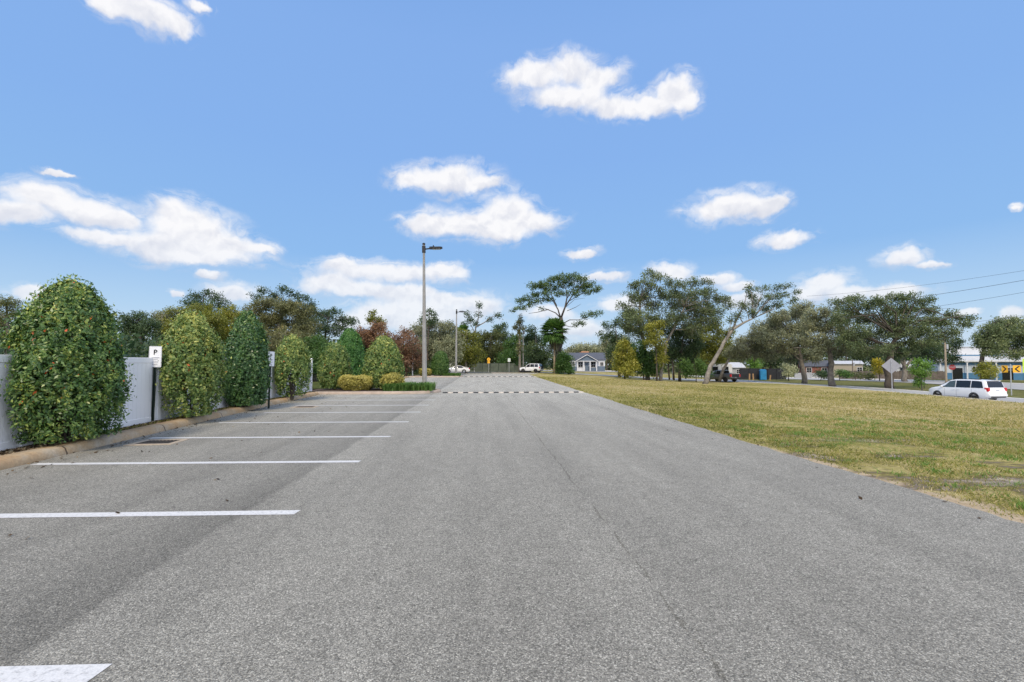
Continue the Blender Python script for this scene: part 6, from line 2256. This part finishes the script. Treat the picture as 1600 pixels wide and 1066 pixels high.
wisp = math_n(nt, 'MULTIPLY', wa.outputs[0], math_n(nt, 'MULTIPLY', math_n(nt, 'SUBTRACT', wn.outputs['Fac'], .42, clamp=True), 3.2))
al = math_n(nt, 'MAXIMUM', alpha.outputs[0], wisp, clamp=True)
al = math_n(nt, 'MAXIMUM', al, rd, clamp=True)
# billow shading: compare the noise with itself a step towards the sun
b1 = noise(nt, 20, 4, .5, wuv)
b2 = noise(nt, 20, 4, .5, vmath('ADD', wuv, (-.004, .014, 0)))
bil = math_n(nt, 'MULTIPLY_ADD', math_n(nt, 'SUBTRACT', b1.outputs['Fac'], b2.outputs['Fac']), 1.5, .66)
bil = math_n(nt, 'ADD', bil, math_n(nt, 'MULTIPLY', inner, .10))
bil = math_n(nt, 'ADD', bil, math_n(nt, 'MULTIPLY', hgt, .26))
cc = ramp(nt, [(.2, (.66, .69, .79)), (.5, (.80, .81, .87)), (.85, (.99, .98, .99))], bil)
# clear-air colour: the physical sky, eased towards the photo's pale blue
skyc = vmath('MULTIPLY', sky.outputs[0], (SKYK := (.085, .085, .085)))
grad = ramp(nt, [(.0, (.66, .78, .91)), (.10, (.47, .68, .92)), (.22, (.285, .525, .90)), (.42, (.258, .478, .905)), (.62, (.252, .462, .895)), (1.0, (.17, .36, .78))], eln)
clear = mixc(nt, skyc, grad.outputs[0], .9)
lowel = nd(nt, 'ShaderNodeMapRange', clamp=True)
for k, q in zip(('From Min', 'From Max', 'To Min', 'To Max'), (.06, .24, .70, .96)):
    lowel.inputs[k].default_value = q
nt.links.new(eln, lowel.inputs['Value'])
al9 = math_n(nt, 'MULTIPLY', al, lowel.outputs[0])
cloud_fill = vmath('SCALE', cc.outputs[0])
cloud_fill.node.inputs['Scale'].default_value = 1.0
nt.links.new(math_n(nt, 'MULTIPLY_ADD', bh.outputs[0], 1.5, 1.0), cloud_fill.node.inputs['Scale'])  # clouds out of frame brightened further as added fill
final = mixc(nt, clear, cloud_fill, al9)
# below the horizon: dull ground bounce
fin2 = mixc(nt, (.20, .19, .16), final, math_n(nt, 'GREATER_THAN', xyz.outputs[2], -.002))
nt.links.new(fin2, bg.inputs['Color'])
bg.inputs['Strength'].default_value = 0.66

cam = bpy.data.cameras.new('camera')
co = bpy.data.objects.new('camera', cam)
link(co)
cam.sensor_fit = 'HORIZONTAL'
cam.sensor_width = 36
cam.lens = FPX / 1600 * 36
cam.shift_y = (YC - 533) / 1600
cam.clip_end = 3000
co.location = tuple(CAM)
M = Matrix(((RT[0], UP[0], -FW[0]), (RT[1], UP[1], -FW[1]), (RT[2], UP[2], -FW[2])))
co.rotation_euler = M.to_euler()
scene.camera = co

vs_ = scene.view_settings
vs_.view_transform = 'Standard'
vs_.look = 'None'
vs_.exposure = 0.6
vs_.gamma = 1
scene.render.engine = 'CYCLES'
scene.cycles.max_bounces = 5
scene.cycles.diffuse_bounces = 3
scene.cycles.glossy_bounces = 2
scene.cycles.transmission_bounces = 2
scene.cycles.transparent_max_bounces = 4
scene.cycles.sample_clamp_indirect = 6
